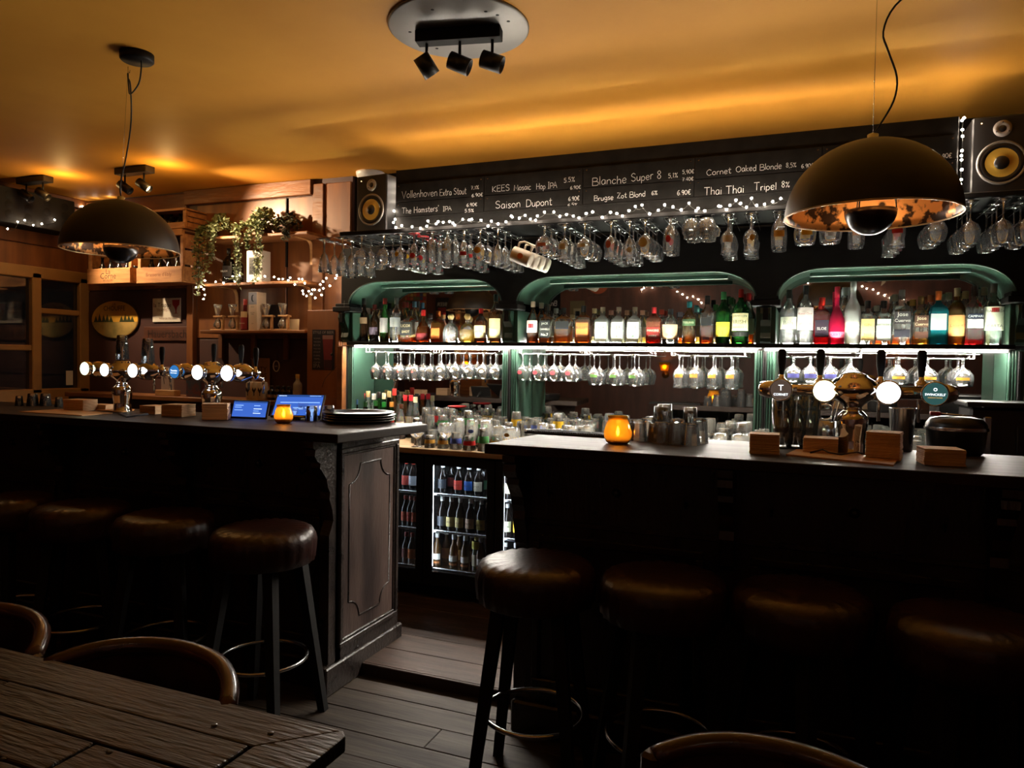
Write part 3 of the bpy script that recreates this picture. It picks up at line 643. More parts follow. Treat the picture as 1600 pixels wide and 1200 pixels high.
# concave-cornered moulding line
def concave():
    pts = []
    for cy, cz, s, e in ((y0, z1, -90, 0), (y1, z1, 180, 270), (y1, z0, 90, 180), (y0, z0, 0, 90)):
        seg = [(cy+r*math.cos(math.radians(s+(e-s)*k/8)), cz+r*math.sin(math.radians(s+(e-s)*k/8))) for k in range(9)]
        pts += seg
    return pts
MB().tube([(XE+.006, p, q) for p, q in concave()], .005, 6, closed=True).build('moulding_line', M['bar_frame'], pe)
# working shelf behind the bars (hidden side)
wk = MB().box(-5.2, -2.0, 3.0, 3.16, .82, .86).build('under_bar_shelf', M['steel_dark'], lb)
# ================================================================== lamps
def point(name, loc, energy, col, r=.02, parent=None):
    l = bpy.data.lights.new(name, 'POINT'); l.energy = energy; l.color = col; l.shadow_soft_size = r
    o = bpy.data.objects.new(name, l); COL.objects.link(o); o.location = loc
    if parent: o.parent = parent
    return o
def spot(name, loc, target, energy, col, ang, blend=.6, r=.02, parent=None):
    l = bpy.data.lights.new(name, 'SPOT'); l.energy = energy; l.color = col; l.spot_size = math.radians(ang); l.spot_blend = blend; l.shadow_soft_size = r
    o = bpy.data.objects.new(name, l); COL.objects.link(o); o.location = loc
    o.rotation_euler = (Vector(target)-Vector(loc)).to_track_quat('-Z', 'Y').to_euler()
    if parent: o.parent = parent
    return o
def dome(r, h, n=14, z0=0.0):
    return [(r*math.cos(PI/2*i/n), z0+h*math.sin(PI/2*i/n)) for i in range(n)] + [(0, z0+h)]
def arc_pts(p0, p1, sag, n=14):
    p0, p1 = Vector(p0), Vector(p1)
    return [p0.lerp(p1, i/n)+Vector((0, 0, -4*sag*(i/n)*(1-i/n))) for i in range(n+1)]
def pendant(c, label, cord, wire, R=.25):
    """half-dome shade with leafed inside, small cup under the lamp holder, cord and steel wire"""
    t = thing('pendant_lamp', label, 'lamp', c, group='dome pendants over the bars')
    MB().lathe(dome(R, R*.93), 40).build('shade', M['shade'], t)
    MB().lathe([(R-.001, .0015)]+[(a, b) for a, b in dome(R-.006, R*.93-.006, 14, .002)], 40).build('shade_lining', M['copper'], t)
    MB().tube([(R*math.cos(2*PI*i/40), R*math.sin(2*PI*i/40), 0) for i in range(40)], .0028, 6, closed=True).build('rim', M['rim'], t)
    MB().lathe([(0, -.058)]+[(.075*math.sin(PI/2*i/10), .017-.075*math.cos(PI/2*i/10)) for i in range(1, 11)]+[(.070, .017), (.060, -.02), (0, -.045)], 28).build('reflector_cup', M['cup'], t)
    st = MB()
    for k in range(3):
        a = 2*PI*k/3; st.tube([(.072*math.cos(a), .072*math.sin(a), .014), (.05*math.cos(a), .05*math.sin(a), R*.9)], .002, 5)
    st.lathe([(.02, R*.72), (.022, R*.92)], 10)
    st.build('lamp_holder', M['black'], t)
    MB().lathe([(.016, R*.93-.003), (.016, R*.93+.018), (.006, R*.93+.022), (0, R*.93+.022)], 12).build('top_nut', M['steel'], t)
    cv = Vector(c)
    MB().tube([Vector(p)-cv for p in cord], .0032, 6).build('cord', M['wire_green'], t)
    MB().tube([Vector(p)-cv for p in wire], .0009, 4).build('suspension_wire', M['steel'], t)
    MB().lathe([(.0, -.035), (.014, -.028), (.018, -.012), (.012, .004), (0, .008)], 12).build('bulb', M['warm_bulb'], t)
    point('pendant_light', (0, 0, .03), PENDANT, (1.0, .62, .30), .02, t)
    return t
M['shade'] = pm('shade_black', s2l(26, 21, 18), .42, spec=.5)
M['rim'] = pm('shade_rim', s2l(190, 160, 120), .3, .6)
M['cup'] = pm('cup_black', (.012, .011, .011), .28, coat=.3)
M['warm_bulb'] = em('pendant_bulb', (1.0, .55, .22), 3.0)
zr = 1.945
cR = P(1360, 338, Y=2.50)
cR = Vector((cR.x, 2.50, cR.z))
top = Vector((cR.x, cR.y, cR.z+.25))
cord = [top, top+Vector((.02, 0, .03)), top+Vector((.055, .01, .10)), top+Vector((.062, .01, .17)), top+Vector((.035, 0, .25)), top+Vector((.02, 0, .31)), top+Vector((.05, -.01, .38)), top+Vector((.14, -.03, .44)), Vector((cR.x+.30, cR.y-.05, ZC-.03)), Vector((cR.x+.42, cR.y-.05, ZC-.005))]
def smooth_path(pts, k=4):
    pts = [Vector(p) for p in pts]; out = []
    for i in range(len(pts)-1):
        p0 = pts[max(0, i-1)]; p1 = pts[i]; p2 = pts[i+1]; p3 = pts[min(len(pts)-1, i+2)]
        for j in range(k):
            t = j/k; out.append(.5*((2*p1)+(p2-p0)*t+(2*p0-5*p1+4*p2-p3)*t*t+(3*p1-3*p2+p3-p0)*t**3))
    return out+[pts[-1]]
pr_ = pendant(cR, 'large black dome pendant with copper-leaf lining hanging before the chalkboard end', smooth_path(cord), [top, Vector((top.x, top.y, ZC))])
cL = P(189, 392, Y=2.46); cL = Vector((cL.x, 2.46, cL.z)); topL = cL+Vector((0, 0, .25))
hook = P(200, 104, Z=ZC); can = P(214, 84, Z=ZC)
ct = [topL, topL+Vector((-.004, 0, .06)), topL+Vector((.012, .02, .2)), topL+Vector((.03, .03, .36)), topL.lerp(hook, .85)+Vector((.022, 0, 0)), hook+Vector((0, 0, -.05)), hook+Vector((0, 0, -.03)), hook+Vector((.01, -.005, -.09)), hook+Vector((.05, -.03, -.14)), can+Vector((.01, 0, -.13)), can+Vector((.025, 0, -.07)), can+Vector((.025, 0, -.03))]
pl_ = pendant(cL, 'black dome pendant with gold-leaf lining hanging over the tap towers by the window', smooth_path(ct), [topL, hook+Vector((0, 0, -.01))])
MB().lathe([(0, -.034), (.062, -.034), (.068, -.028), (.068, 0), (0, 0)], 28, c=can-cL).build('ceiling_rose', M['black'], pl_)
MB().tube([hook-cL+Vector((0, 0, 0)), hook-cL+Vector((0, 0, -.02)), hook-cL+Vector((.01, 0, -.03)), hook-cL+Vector((.012, 0, -.018))], .002, 6).build('ceiling_hook', M['steel'], pl_)

def spot_head(parent, p, direction, lit, r=.030, ln=.095, name='spot_head', mat='shade'):
    """cylindrical lamp head on a short stem; p is the stem's top"""
    d = Vector(direction).normalized(); q = d.to_track_quat('Z', 'Y').to_matrix().to_4x4()
    c = Vector(p)+Vector((0, 0, -.085))
    MB().tube([p, Vector(p)+Vector((0, 0, -.07))], .006, 8).build('stem', M['black'], parent)
    h = MB(); h.lathe([(0, -ln/2), (r, -ln/2), (r, ln/2), (r-.003, ln/2), (r-.003, ln/2-.02), (0, ln/2-.02)], 20, c=c, m=q)
    hd = h.build(name, M[mat], parent)
    MB().lathe([(0, ln/2-.018), (r-.004, ln/2-.018)], 20, c=c, m=q).build('lens', M['spot_on'] if lit else M['cup'], hd)
    return c, d
M['spot_on'] = em('spot_lens', (1.0, .72, .38), 6.0)
def twin(px, py, label, lit, ang=.0):
    c = P(px, py, Z=ZC); t = thing('ceiling_spotlight', label, 'spotlight', c, group='twin spot bars near the window')
    MB().bbox(-.15, .15, -.04, .04, -.045, 0, .004).build('mounting_bar', M['shade'], t)
    for k, xx in enumerate((-.09, .09)):
        cc, d = spot_head(t, Vector((xx, 0, -.045)), (.75, .25, -.55), lit and k == 1)
        if k == 1:
            spot('spot_light', cc+d*.06, cc+Vector((1.05, .78, -.33) if lit else (.45, .82, -.80)), SPOT*(1 if lit else .6), (1.0, .74, .46), 75, .8, .02, t)
    # bare point light added beside the heads, standing in for their leaked light
    point('spot_leak', Vector((.30, .0, -.13)), SPOT_LEAK, (1.0, .62, .22), .015, t)
    return t
twin(210, 262, 'black twin-head ceiling spotlight, one head lit, above the wooden crates', True)
twin(54, 277, 'black twin-head ceiling spotlight beside the perforated box by the window', False)
cd = P(717, 42, Z=ZC)
t = thing('ceiling_spotlight', 'black three-head spotlight bar on a round grey metal plate in the ceiling', 'spotlight', cd)
MB().lathe([(0, -.012), (.268, -.012), (.275, -.008), (.275, 0), (0, 0)], 56).build('round_plate', M['grey_metal'], t)
for k, (xx, yy) in enumerate(((-.2, .02), (-.19, -.05), (.21, .0), (.16, -.1), (.12, .1), (-.02, -.18), (-.16, .12), (.19, -.06))):
    MB().lathe([(0, -.0015), (.006, -.001), (.007, 0)], 8, c=(xx, yy, -.012)).build('screw', M['black'], t)
bar3 = MB().bbox(-.17, .17, -.03, .03, -.058, -.012, .003).build('mounting_bar', M['blackmatt'], t, rot=(0, 0, math.radians(12)))
for k, (xx, dr) in enumerate(((-.13, (.35, .55, -.75)), (.005, (.8, .25, -.35)), (.135, (.8, .2, -.30)))):
    a = math.radians(12); spot_head(t, Vector((xx*math.cos(a), xx*math.sin(a), -.058)), dr, False, .033, .085)
dl = P(579, 270, Z=ZC)
tag(MB().lathe([(0, -.045), (.06, -.043), (.095, -.03), (.10, -.01), (.10, 0), (0, 0)], 28).build('smoke_detector', M['white'], None, dl), 'white round smoke detector on the ceiling above the loudspeaker', 'detector')

# ================================================================== loudspeakers
def speaker(c, rz, label):
    """c: bottom centre of the front face"""
    t = thing('loudspeaker', label, 'loudspeaker', c, rz, 'studio loudspeakers beside the chalkboard')
    w, h, dp = .115, .345, .24
    MB().bbox(-w, w, 0, dp, 0, h, .006).build('cabinet', M['speaker'], t)
    rx = Matrix.Rotation(PI/2, 4, 'X')
    wz, tz = .135, .285
    MB().lathe([(.096, 0), (.098, .004), (.092, .008), (.086, .006), (.084, 0)], 36, m=rx, c=(0, 0, wz)).build('woofer_ring', M['ring'], t)
    MB().lathe([(.086, .004), (.080, .008), (.066, .006), (.062, .001)], 36, m=rx, c=(0, 0, wz)).build('woofer_surround', M['cup'], t)
    MB().lathe([(.064, .004), (.030, -.0), (.028, .002)], 36, m=rx, c=(0, -.002, wz)).build('woofer_cone', M['cone'], t)
    MB().lathe([(.030, .003), (.024, .010), (.012, .014), (0, .015)], 24, m=rx, c=(0, -.002, wz)).build('dust_cap', M['cup'], t)
    tw = MB().lathe([(.036, 0), (.036, .004), (.016, .004), (.015, .002)], 28, m=rx, c=(0, 0, tz)).build('tweeter_plate', M['ring2'], t)
    MB().lathe([(.015, .003), (.008, .006), (0, .007)], 16, m=rx, c=(0, 0, tz)).build('tweeter_dome', M['cup'], tw)
    for k in range(3):
        a = PI/2+2*PI*k/3; MB().lathe([(0, .0055), (.003, .005), (.003, .004)], 8, m=rx, c=(.027*math.cos(a), 0, tz+.027*math.sin(a))).build('screw', M['cup'], tw)
    MB().lathe([(0, .003), (.003, .002), (.003, 0)], 8, m=rx, c=(-.08, 0, .315)).build('power_light', M['pilot'], t)
    return t
M['speaker'] = pm('speaker_vinyl', (.012, .011, .011), .5)
M['ring'] = pm('speaker_ring', s2l(150, 146, 140), .4, .3)
M['ring2'] = pm('tweeter_grey', s2l(168, 162, 156), .45)
M['cone'] = pm('woofer_yellow', s2l(226, 184, 76), .5)
M['pilot'] = em('pilot_light', (1, .7, .3), 4)
sl = P(580, 362, Y=3.80); speaker((sl.x, 3.80, 2.2525), math.radians(-6), 'black loudspeaker with yellow woofer on the ledge above the wooden cabinet side')
sr_ = P(1563, 300, Y=3.80); speaker((sr_.x, 3.80, 2.2525), 0, 'black loudspeaker with yellow woofer on the ledge beside the big pendant')

# ================================================================== fairy lights
_bulb = MB().lathe([(0, -.006), (.0044, -.0036), (.006, 0), (.0044, .0036), (0, .006)], 8).mesh('bulb')
_bulb2 = _bulb.copy()
def fairy(label, pts, off=None, sag=.012, bulb_at=None, mat='bulb'):
    t = thing('fairy_lights', label, 'string lights', (0, 0, 0))
    path = []
    for a, b in zip(pts, pts[1:]): path += arc_pts(a, b, sag*random.uniform(.3, 1.6), 4)[:-1]
    path.append(Vector(pts[-1]))
    MB().tube(path, .0012, 4).build('wire', M['wire_green'], t)
    for p in (bulb_at or pts):
        q = Vector(p)+Vector((random.uniform(-.004, .004), random.uniform(-.012, -.002), random.uniform(-.01, .012)))
        obj('bulb', _bulb if mat == 'bulb' else _bulb2, M[mat], t, q)
    return t
Yf = 3.695
pts = [P(x, y, Y=3.765) for x, y in ((616, 332), (619, 341), (615, 348), (620, 356))]
pts[:0] = [Vector((BX0-.015, 3.90, z)) for z in (2.56, 2.50, 2.45, 2.40)] + [Vector((BX0-.01, 3.82, 2.36))]
for x in (626, 643, 654, 665, 672, 683, 687, 691, 700, 707, 714, 723, 735, 741, 749, 761, 770, 777, 789, 798, 800, 812, 822, 826, 837, 841, 850, 864, 874, 887, 897, 903, 917, 928, 940, 953, 963, 973, 985, 994, 1004, 1016, 1028, 1039, 1052, 1063, 1075, 1087, 1092, 1102, 1122, 1126, 1134, 1141, 1149, 1157, 1166, 1174, 1181, 1195, 1206, 1220, 1240, 1262, 1290, 1320, 1350, 1380, 1410, 1440, 1468, 1490):
    pts.append(Vector((PX(x, Yf, 345), Yf+random.uniform(-.02, .03), 2.236+random.uniform(0, .04))))
pts += [Vector((BX1+.015, 3.80-.02*random.random(), z)) for z in (2.30, 2.33, 2.36, 2.40, 2.42, 2.45, 2.50, 2.545, 2.58, 2.60)]
fairy('string of white fairy lights along the ledge below the chalkboard', pts, sag=.006)
hid = [Vector((BX0+.12+(BX1-BX0-.24)*k/59, 3.87+.03*math.sin(k*2.1), 2.525+.02*math.sin(k*1.3))) for k in range(60)]  # string added out of sight behind the board to brighten the ceiling
fairy('fairy lights lying behind the top of the chalkboard, glowing on the ceiling', hid, sag=.004)
MB().box(BX0+.03, BX1-.03, 3.84, 3.92, 2.485, 2.50).build('cable_tray', M['black'], mbd)
lp = [P(x, y, Y=4.13) for x, y in ((308, 450), (316, 447), (319, 452), (321, 462), (319, 468), (322, 441), (337, 443), (350, 441), (364, 434), (367, 439), (371, 433), (375, 432), (388, 438), (394, 436), (406, 434), (415, 434), (429, 432), (437, 434), (443, 434), (451, 436), (454, 433), (463, 446), (468, 435), (473, 436), (476, 441), (474, 456), (474, 460), (480, 463), (484, 454), (487, 461), (489, 455), (493, 465), (492, 451), (500, 456), (501, 447), (503, 461), (506, 449), (505, 439), (510, 433), (517, 446), (524, 435), (527, 429))]
fairy('tangled fairy lights draped over the wooden wall shelf and its plants', lp, sag=.01, mat='bulb_wall')
lw = [P(x, y, Y=4.33) for x, y in ((88, 347), (97, 338), (107, 341), (120, 330), (130, 324), (150, 318), (172, 314))]
lw0 = [P(x, y, X=-5.42) for x, y in ((14, 358), (29, 347), (40, 347), (54, 350), (68, 350), (86, 346))]
fairy('sparse fairy lights strung from the perforated box to the crates', lw0+lw, sag=.02, mat='bulb_wall')

# perforated box on the left wall
pb = thing('perforated_box', 'black ceiling-height box with round holes on the window wall', 'box', (0, 0, 0))
MB().bbox(X0+.031, X0+.25, 2.9, 4.10, 2.44, 2.70, .004).build('box_body', M['box_grey'], pb)
ry = Matrix.Rotation(PI/2, 4, 'Y')
for i in range(8):
    for j in range(3):
        MB().lathe([(0, .0015), (.026, .0015), (.030, .0)], 20, m=ry, c=(X0+.2505, 3.0+i*.145, 2.50+j*.07)).build('hole', M['blackmatt'], pb)

# ================================================================== stools
def pleat_seat():
    n = 72; prof = [(0, .0), (.10, .0), (.16, -.004), (.190, -.016), (.203, -.036), (.207, -.06), (.204, -.10), (.200, -.135), (.19, -.14), (0, -.14)]
    mb = MB(); vs = []; fs = []
    for r, z in prof:
        for i in range(n):
            a = 2*PI*i/n; k = 0.0
            if -.138 < z < -.02: k = .006*math.sin(a*24)*min(1, (-z-.02)/.03) - .004*abs(math.sin(a*12+1))
            zz = z + (.003*math.sin(a*24+.7) if z > -.05 and r > .15 else 0)
            vs.append(((r+k)*math.cos(a), (r+k)*math.sin(a), zz))
    for j in range(len(prof)-1):
        for i in range(n):
            q = (i+1) % n; fs.append((j*n+i, j*n+q, (j+1)*n+q, (j+1)*n+i)[::-1])
    mb.add(vs, fs, True); return mb.mesh('seat')
_seat = pleat_seat(); SH = .80
def leg_mesh(s, t):
    mb = MB(); x0, y0 = .10*s, .10*t; x1, y1 = .172*s, .172*t; a, b = .019, .016
    vs = []
    for (x, y, z, w) in ((x0, y0, SH-.14, .022), (x1, y1, 0, .016)):
        vs += [(x-w, y-w, z), (x+w, y-w, z), (x+w, y+w, z), (x-w, y+w, z)]
    mb.add(vs, [(3, 2, 1, 0), (4, 5, 6, 7), (0, 1, 5, 4), (1, 2, 6, 5), (2, 3, 7, 6), (3, 0, 4, 7)]); return mb.mesh('leg')
_legs = [leg_mesh(s, t) for s in (-1, 1) for t in (-1, 1)]
zr_ = .27; rr_ = (.10+.072*(SH-.14-zr_)/(SH-.14))*1.2
_ring = MB().tube([(rr_*math.cos(2*PI*i/36), rr_*math.sin(2*PI*i/36), zr_) for i in range(36)], .008, 8, closed=True).mesh('foot_ring')
st_lab = [('worn bar stool at the window end of the row before the tap towers', -3.47, 2.27, .2), ('bar stool with bright worn patch on its seat, second from the window', -3.02, 2.30, .7),
          ('brown leather bar stool, third from the window, before the tap towers', -2.52, 2.31, .35), ('brown pleated bar stool beside the panelled end of the bar', -1.985, 2.30, .1),
          ('brown pleated bar stool at the gap between the two bars', -.83, 2.31, .12), ('brown bar stool in front of the amber candle', -.40, 2.33, .5),
          ('reddish leather bar stool below the pint glasses, second from the frame edge', .015, 2.35, .9), ('brown leather bar stool below the black bucket at the frame edge', .44, 2.28, .3)]
for lab, x, y, rz in st_lab:
    t = thing('bar_stool', lab, 'stool', (x, y, 0), rz, 'round leather bar stools')
    obj('seat', _seat, M['leather'], t, (0, 0, SH))
    for l in _legs: obj('leg', l, M['blackmatt'], t)
    obj('foot_ring', _ring, M['steel'], t)

# ================================================================== table and chairs
tb = thing('pub_table', 'worn plank-topped pub table in the near corner', 'table', (0, 0, 0))
TX0, TX1, TY0, TY1, TZ = -2.75, -.79, .40, 1.165, .752
mats = [M['table_a'], M['table_b'], M['table_c']]
def tplank(pts, mat, z=TZ):
    o = MB().prism(pts, z-.03, z+random.uniform(-.0015, .0015), 'z').build('plank', mat, tb)
    b = o.modifiers.new('edge', 'BEVEL'); b.width = .004; b.segments = 2; return o
bw = .115
tplank([(TX0, TY1-bw), (TX1-bw*1.2, TY1-bw), (TX1-.02, TY1), (TX0, TY1)], M['table_a'])
tplank([(TX1-bw*1.2+.002, TY1-bw-.002), (TX1-bw*1.2+.002, TY0), (TX1, TY0), (TX1, TY1-.02), (TX1-.018, TY1-.002)], M['table_b'])
yy = TY1-bw-.004; k = 0
while yy > TY0:
    w = .105; cuts = [TX0, TX0+.55+.37*((k*7) % 3), TX0+1.15+.2*((k*5) % 3), TX1-bw*1.2-.004]; cuts.sort()
    for a, b in zip(cuts, cuts[1:]):
        if b-a > .05: tplank([(a+.002, yy-w+.003), (b-.002, yy-w+.003), (b-.002, yy), (a+.002, yy)], mats[(k*2+int(a*7)) % 3])
    yy -= w; k += 1
MB().bbox(TX0+.05, TX1-.06, TY0+.05, TY1-.06, TZ-.10, TZ-.032, .004).build('apron', M['table_a'], tb)
for x in (TX0+.12, TX1-.14):
    for y in (TY0+.1, TY1-.12): MB().bbox(x-.035, x+.035, y-.035, y+.035, 0, TZ-.05, .006).build('leg', M['table_a'], tb)
def nail(x, y): MB().lathe([(0, .001), (.006, .0008), (.0065, 0)], 8, c=(x, y, TZ)).build('nail', M['cup'], tb)
for x, y in ((-1.55, 1.02), (-1.25, 1.0), (-1.05, 1.08), (-.93, 1.1), (-1.42, .92), (-1.15, .93), (-1.3, .84)): nail(x, y)
def chair(loc, rz, label):
    t = thing('tub_chair', label, 'chair', loc, rz, 'bentwood chairs around the near tables')
    R, top = .305, .765; n = 22; a0, a1 = math.radians(27), math.radians(153)
    rail = []
    for i in range(n+1):
        a = a0+(a1-a0)*i/n; s = math.sin(a); rail.append((R*math.cos(a), R*s*.9, top-.075*(1-s)**2-.02*(1-s)))
    MB().tube(rail, .021, 10).build('top_rail', M['chair'], t)
    vs = []; fs = []
    for i in range(n+1):
        a = a0+(a1-a0)*i/n; s = math.sin(a); x, y = math.cos(a), s*.9
        for rr in (R+.007, R-.007):
            for z in (.47, top-.075*(1-s)**2-.02*(1-s)): vs.append((rr*x*(.94 if z < .5 else 1), rr*y*(.94 if z < .5 else 1), z))
    for i in range(0, n):
        a = i*4; b = a+4; fs += [(a, b, b+1, a+1), (a+3, b+3, b+2, a+2), (a, a+2, b+2, b)]
    MB().add(vs, fs, True).build('backrest', M['chair'], t)
    MB().lathe([(0, .47), (.20, .472), (.225, .462), (.225, .44), (0, .44)], 32).build('seat', M['leather'], t)
    for s in (-1, 1):
        MB().tube([(s*.272, .125, .73), (s*.262, .125, .60), (s*.20, .10, .45)], .016, 8).build('arm_support', M['chair'], t)
        MB().bbox(s*.276-.018, s*.276+.018, .105, .145, .675, .745, .008).build('rail_end', M['chair'], t)
        for y in (-.15, .15): MB().tube([(s*.15, y, .45), (s*.18, y*1.2, 0)], .018, 8, taper=[1, .75]).build('leg', M['chair'], t)
    return t
chair((-1.37, 1.035, 0), 0, 'dark bentwood chair tucked at the plank table, nearer the bar stools')
chair((-1.985, 1.04, 0), .05, 'dark bentwood chair cut off by the picture edge at the plank table')
chair((-.03, 1.13, 0), -.36, 'reddish bentwood chair with curved back before the bar under the big pendant')
# ================================================================== beer taps
def lens(parent, loc, mat, r=.034, txt=None, tcol=None):
    rx = Matrix.Rotation(PI/2, 4, 'X')
    hd = MB().lathe([(r+.004, -.02), (r+.006, .0), (r+.002, .006), (r, .004)], 28, m=rx).build('badge_holder', M['chrome'], parent, loc)
    MB().lathe([(0, .0045), (r*.6, .0042), (r, .003)], 28, m=rx).build('badge_lens', mat, hd)
    for k, (s, w, z) in enumerate(txt or ()):
        letter(s, tcol[k] if isinstance(tcol, list) else tcol, hd, (0, -.0065, z), width=w)
    return hd
M['lens_white'] = em('lens_white', (.86, .95, 1.0), LENS)
M['lens_green'] = em('lens_yellowgreen', (.93, 1.0, .62), LENS)
M['lens_blue'] = em('lens_blue', (.03, .16, .42), 1.2)
M['lens_dark'] = em('lens_bronze', (.09, .06, .045), 1.0)
M['lens_teal'] = em('lens_teal', (.03, .09, .085), 1.0)
M['lens_txt'] = em('lens_text_white', (.9, .96, 1.0), 2.4)
M['lens_txt_d'] = em('lens_text_grey', (.30, .42, .60), 1.6)
M['lens_gold'] = em('lens_text_gold', (.8, .5, .12), 1.2)
_handle = MB().lathe([(0, 0), (.007, .002), (.009, .012), (.014, .04), (.016, .075), (.015, .095), (.010, .102), (0, .103)], 14, sy=.75).mesh('tap_handle')
def faucet(parent, x, z, y=-.02, handle=True, spout=.085):
    f = MB().lathe([(.006, -.01), (.017, 0), (.021, .02), (.019, .036), (.010, .045), (.009, .055), (0, .056)], 16).build('faucet', M['chrome'], parent, (x, y, z))
    MB().tube([(x, y, z), (x+.002, y+.05, z-.005), (x+.002, y+.055, z-.03), (x+.002, y+.055, z-spout)], .0065, 8).build('spout', M['chrome'], parent)
    if handle: obj('tap_handle', _handle, M['blackmatt'], f, (0, 0, .05))
def vase(h):
    k = h/.17
    return [(.050, 0), (.050, .006*k), (.046, .012*k), (.045, .05*k), (.050, .09*k), (.054, .118*k), (.050, .138*k), (.036, .152*k), (.030, .158*k), (.032, .164*k), (.028, .17*k)]
def body_blob(r, h, z0):
    return [(.026, z0), (.034, z0+.012), (r*.72, z0+.03), (r, z0+h*.48), (r*.97, z0+h*.56), (r*.72, z0+h*.78), (r*.5, z0+h*.86), (r*.52, z0+h*.9), (r*.3, z0+h*.97), (0, z0+h)]
def pod(parent, x, z, r=.036, ln=.06):
    MB().lathe([(.014, -ln), (.02, -ln*.9), (r, -ln*.3), (r, ln*.3), (.02, ln*.9), (.014, ln)], 20, m=Matrix.Rotation(PI/2, 4, 'Y')).build('tap_pod', M['chrome'], parent, (x, 0, z))
YT = 2.95
tA = P(191, 600, Y=YT); tB = P(331, 600, Y=YT)
def xoff(px, base, y): return PX(px, y, 578)-base.x
zt = .232
t = thing('tap_tower', 'chrome vase-shaped tap tower nearest the window with a yellow-lit badge', 'beer tap', (tA.x, YT, ZB), group='tap towers on the bar by the window')
MB().lathe(vase(.165), 28).build('column', M['chrome'], t); MB().lathe(body_blob(.086, .128, .163), 32).build('tower_body', M['chrome'], t)
ar = MB().tube([(xoff(140, tA, YT), 0, zt), (xoff(262, tA, YT), 0, zt)], .013, 12).build('cross_arm', M['chrome'], t)
pod(t, xoff(153, tA, YT), zt, .046, .07); pod(t, xoff(231, tA, YT), zt, .052, .085)
lens(t, (xoff(133, tA, YT-.07), -.07, zt+.004), M['lens_green'], .036)
lens(t, (xoff(164, tA, YT-.095), -.095, zt), M['lens_white'], .034, [('33', .04, 0)], M['lens_txt_d'])
lens(t, (xoff(208, tA, YT-.095), -.095, zt), M['lens_white'], .036)
faucet(t, xoff(258, tA, YT), zt-.02); faucet(t, xoff(230, tA, YT)+.01, zt-.03, handle=False)
t = thing('tap_tower', 'chrome vase-shaped tap tower with a blue badge beside the amber candle', 'beer tap', (tB.x, YT, ZB), group='tap towers on the bar by the window')
MB().lathe(vase(.165), 28).build('column', M['chrome'], t); MB().lathe(body_blob(.086, .128, .163), 32).build('tower_body', M['chrome'], t)
MB().tube([(xoff(280, tB, YT), 0, zt), (xoff(405, tB, YT), 0, zt)], .013, 12).build('cross_arm', M['chrome'], t)
pod(t, xoff(291, tB, YT), zt, .046, .07); pod(t, xoff(378, tB, YT), zt, .048, .085)
lens(t, (xoff(273, tB, YT-.07), -.07, zt), M['lens_blue'], .034, [('Texelse', .046, .006), ('Skuumkoppe', .044, -.007)], M['lens_txt'])
lens(t, (xoff(309, tB, YT-.095), -.095, zt), M['lens_white'], .037)
lens(t, (xoff(355, tB, YT-.095), -.095, zt), M['lens_white'], .039)
faucet(t, xoff(323, tB, YT)+.0, zt-.0, y=.05); faucet(t, xoff(368, tB, YT), zt-.005, y=.04); faucet(t, xoff(404, tB, YT), zt-.02)
# wide right tower
YT2 = 2.88
tC = P(1332, 650, Y=YT2); zc = .225
t = thing('tap_tower', 'wide chrome T-shaped tap tower with four lit badges under the big pendant', 'beer tap', (tC.x, YT2, ZB))
MB().lathe(vase(.17), 32).build('column', M['chrome'], t)
MB().lathe([(a*1.2, b) for a, b in body_blob(.075, .128, .168)], 32).build('tower_body', M['chrome'], t)
xo = lambda px, y=YT2: PX(px, y, 614)-tC.x
MB().tube([(xo(1204), 0, zc), (xo(1474), 0, zc)], .024, 16).build('cross_arm', M['chrome'], t)
for px in (1296, 1372):
    MB().lathe([(.024, -.03), (.032, -.02), (.036, 0), (.032, .02), (.024, .03)], 20, m=Matrix.Rotation(PI/2, 4, 'Y')).build('arm_collar', M['chrome'], t, (xo(px), 0, zc))
for px in (1203, 1476):
    MB().lathe([(0, -.045), (.024, -.036), (.034, -.01), (.034, .01), (.026, .03)], 20, m=Matrix.Rotation(PI/2 if px < 1300 else -PI/2, 4, 'Y')).build('arm_end', M['chrome'], t, (xo(px), 0, zc))
MB().lathe([(0, .004), (.012, .003), (.016, 0)], 16, m=Matrix.Rotation(PI/2, 4, 'X')).build('rivet', M['chrome'], t, (0, -.058, zc+.03))
lens(t, (xo(1220, YT2-.05), -.05, zc), M['lens_dark'], .036, [('CORNET', .05, -.017), ('T', .017, .008)], M['lens_txt'])
lens(t, (xo(1288, YT2-.05), -.05, zc), M['lens_green'], .037)
lens(t, (xo(1388, YT2-.05), -.05, zc), M['lens_white'], .038)
lens(t, (xo(1461, YT2-.05), -.05, zc), M['lens_teal'], .038, [("SWINCKELS'", .062, -.002), ('SUPERIOR PILSNER', .044, -.013), ('o', .012, .015)], [M['lens_txt'], M['lens_gold'], M['lens_txt']])
for px in (1220, 1281, 1377, 1442):
    faucet(t, xo(px), zc+.0, y=.045, spout=.11)

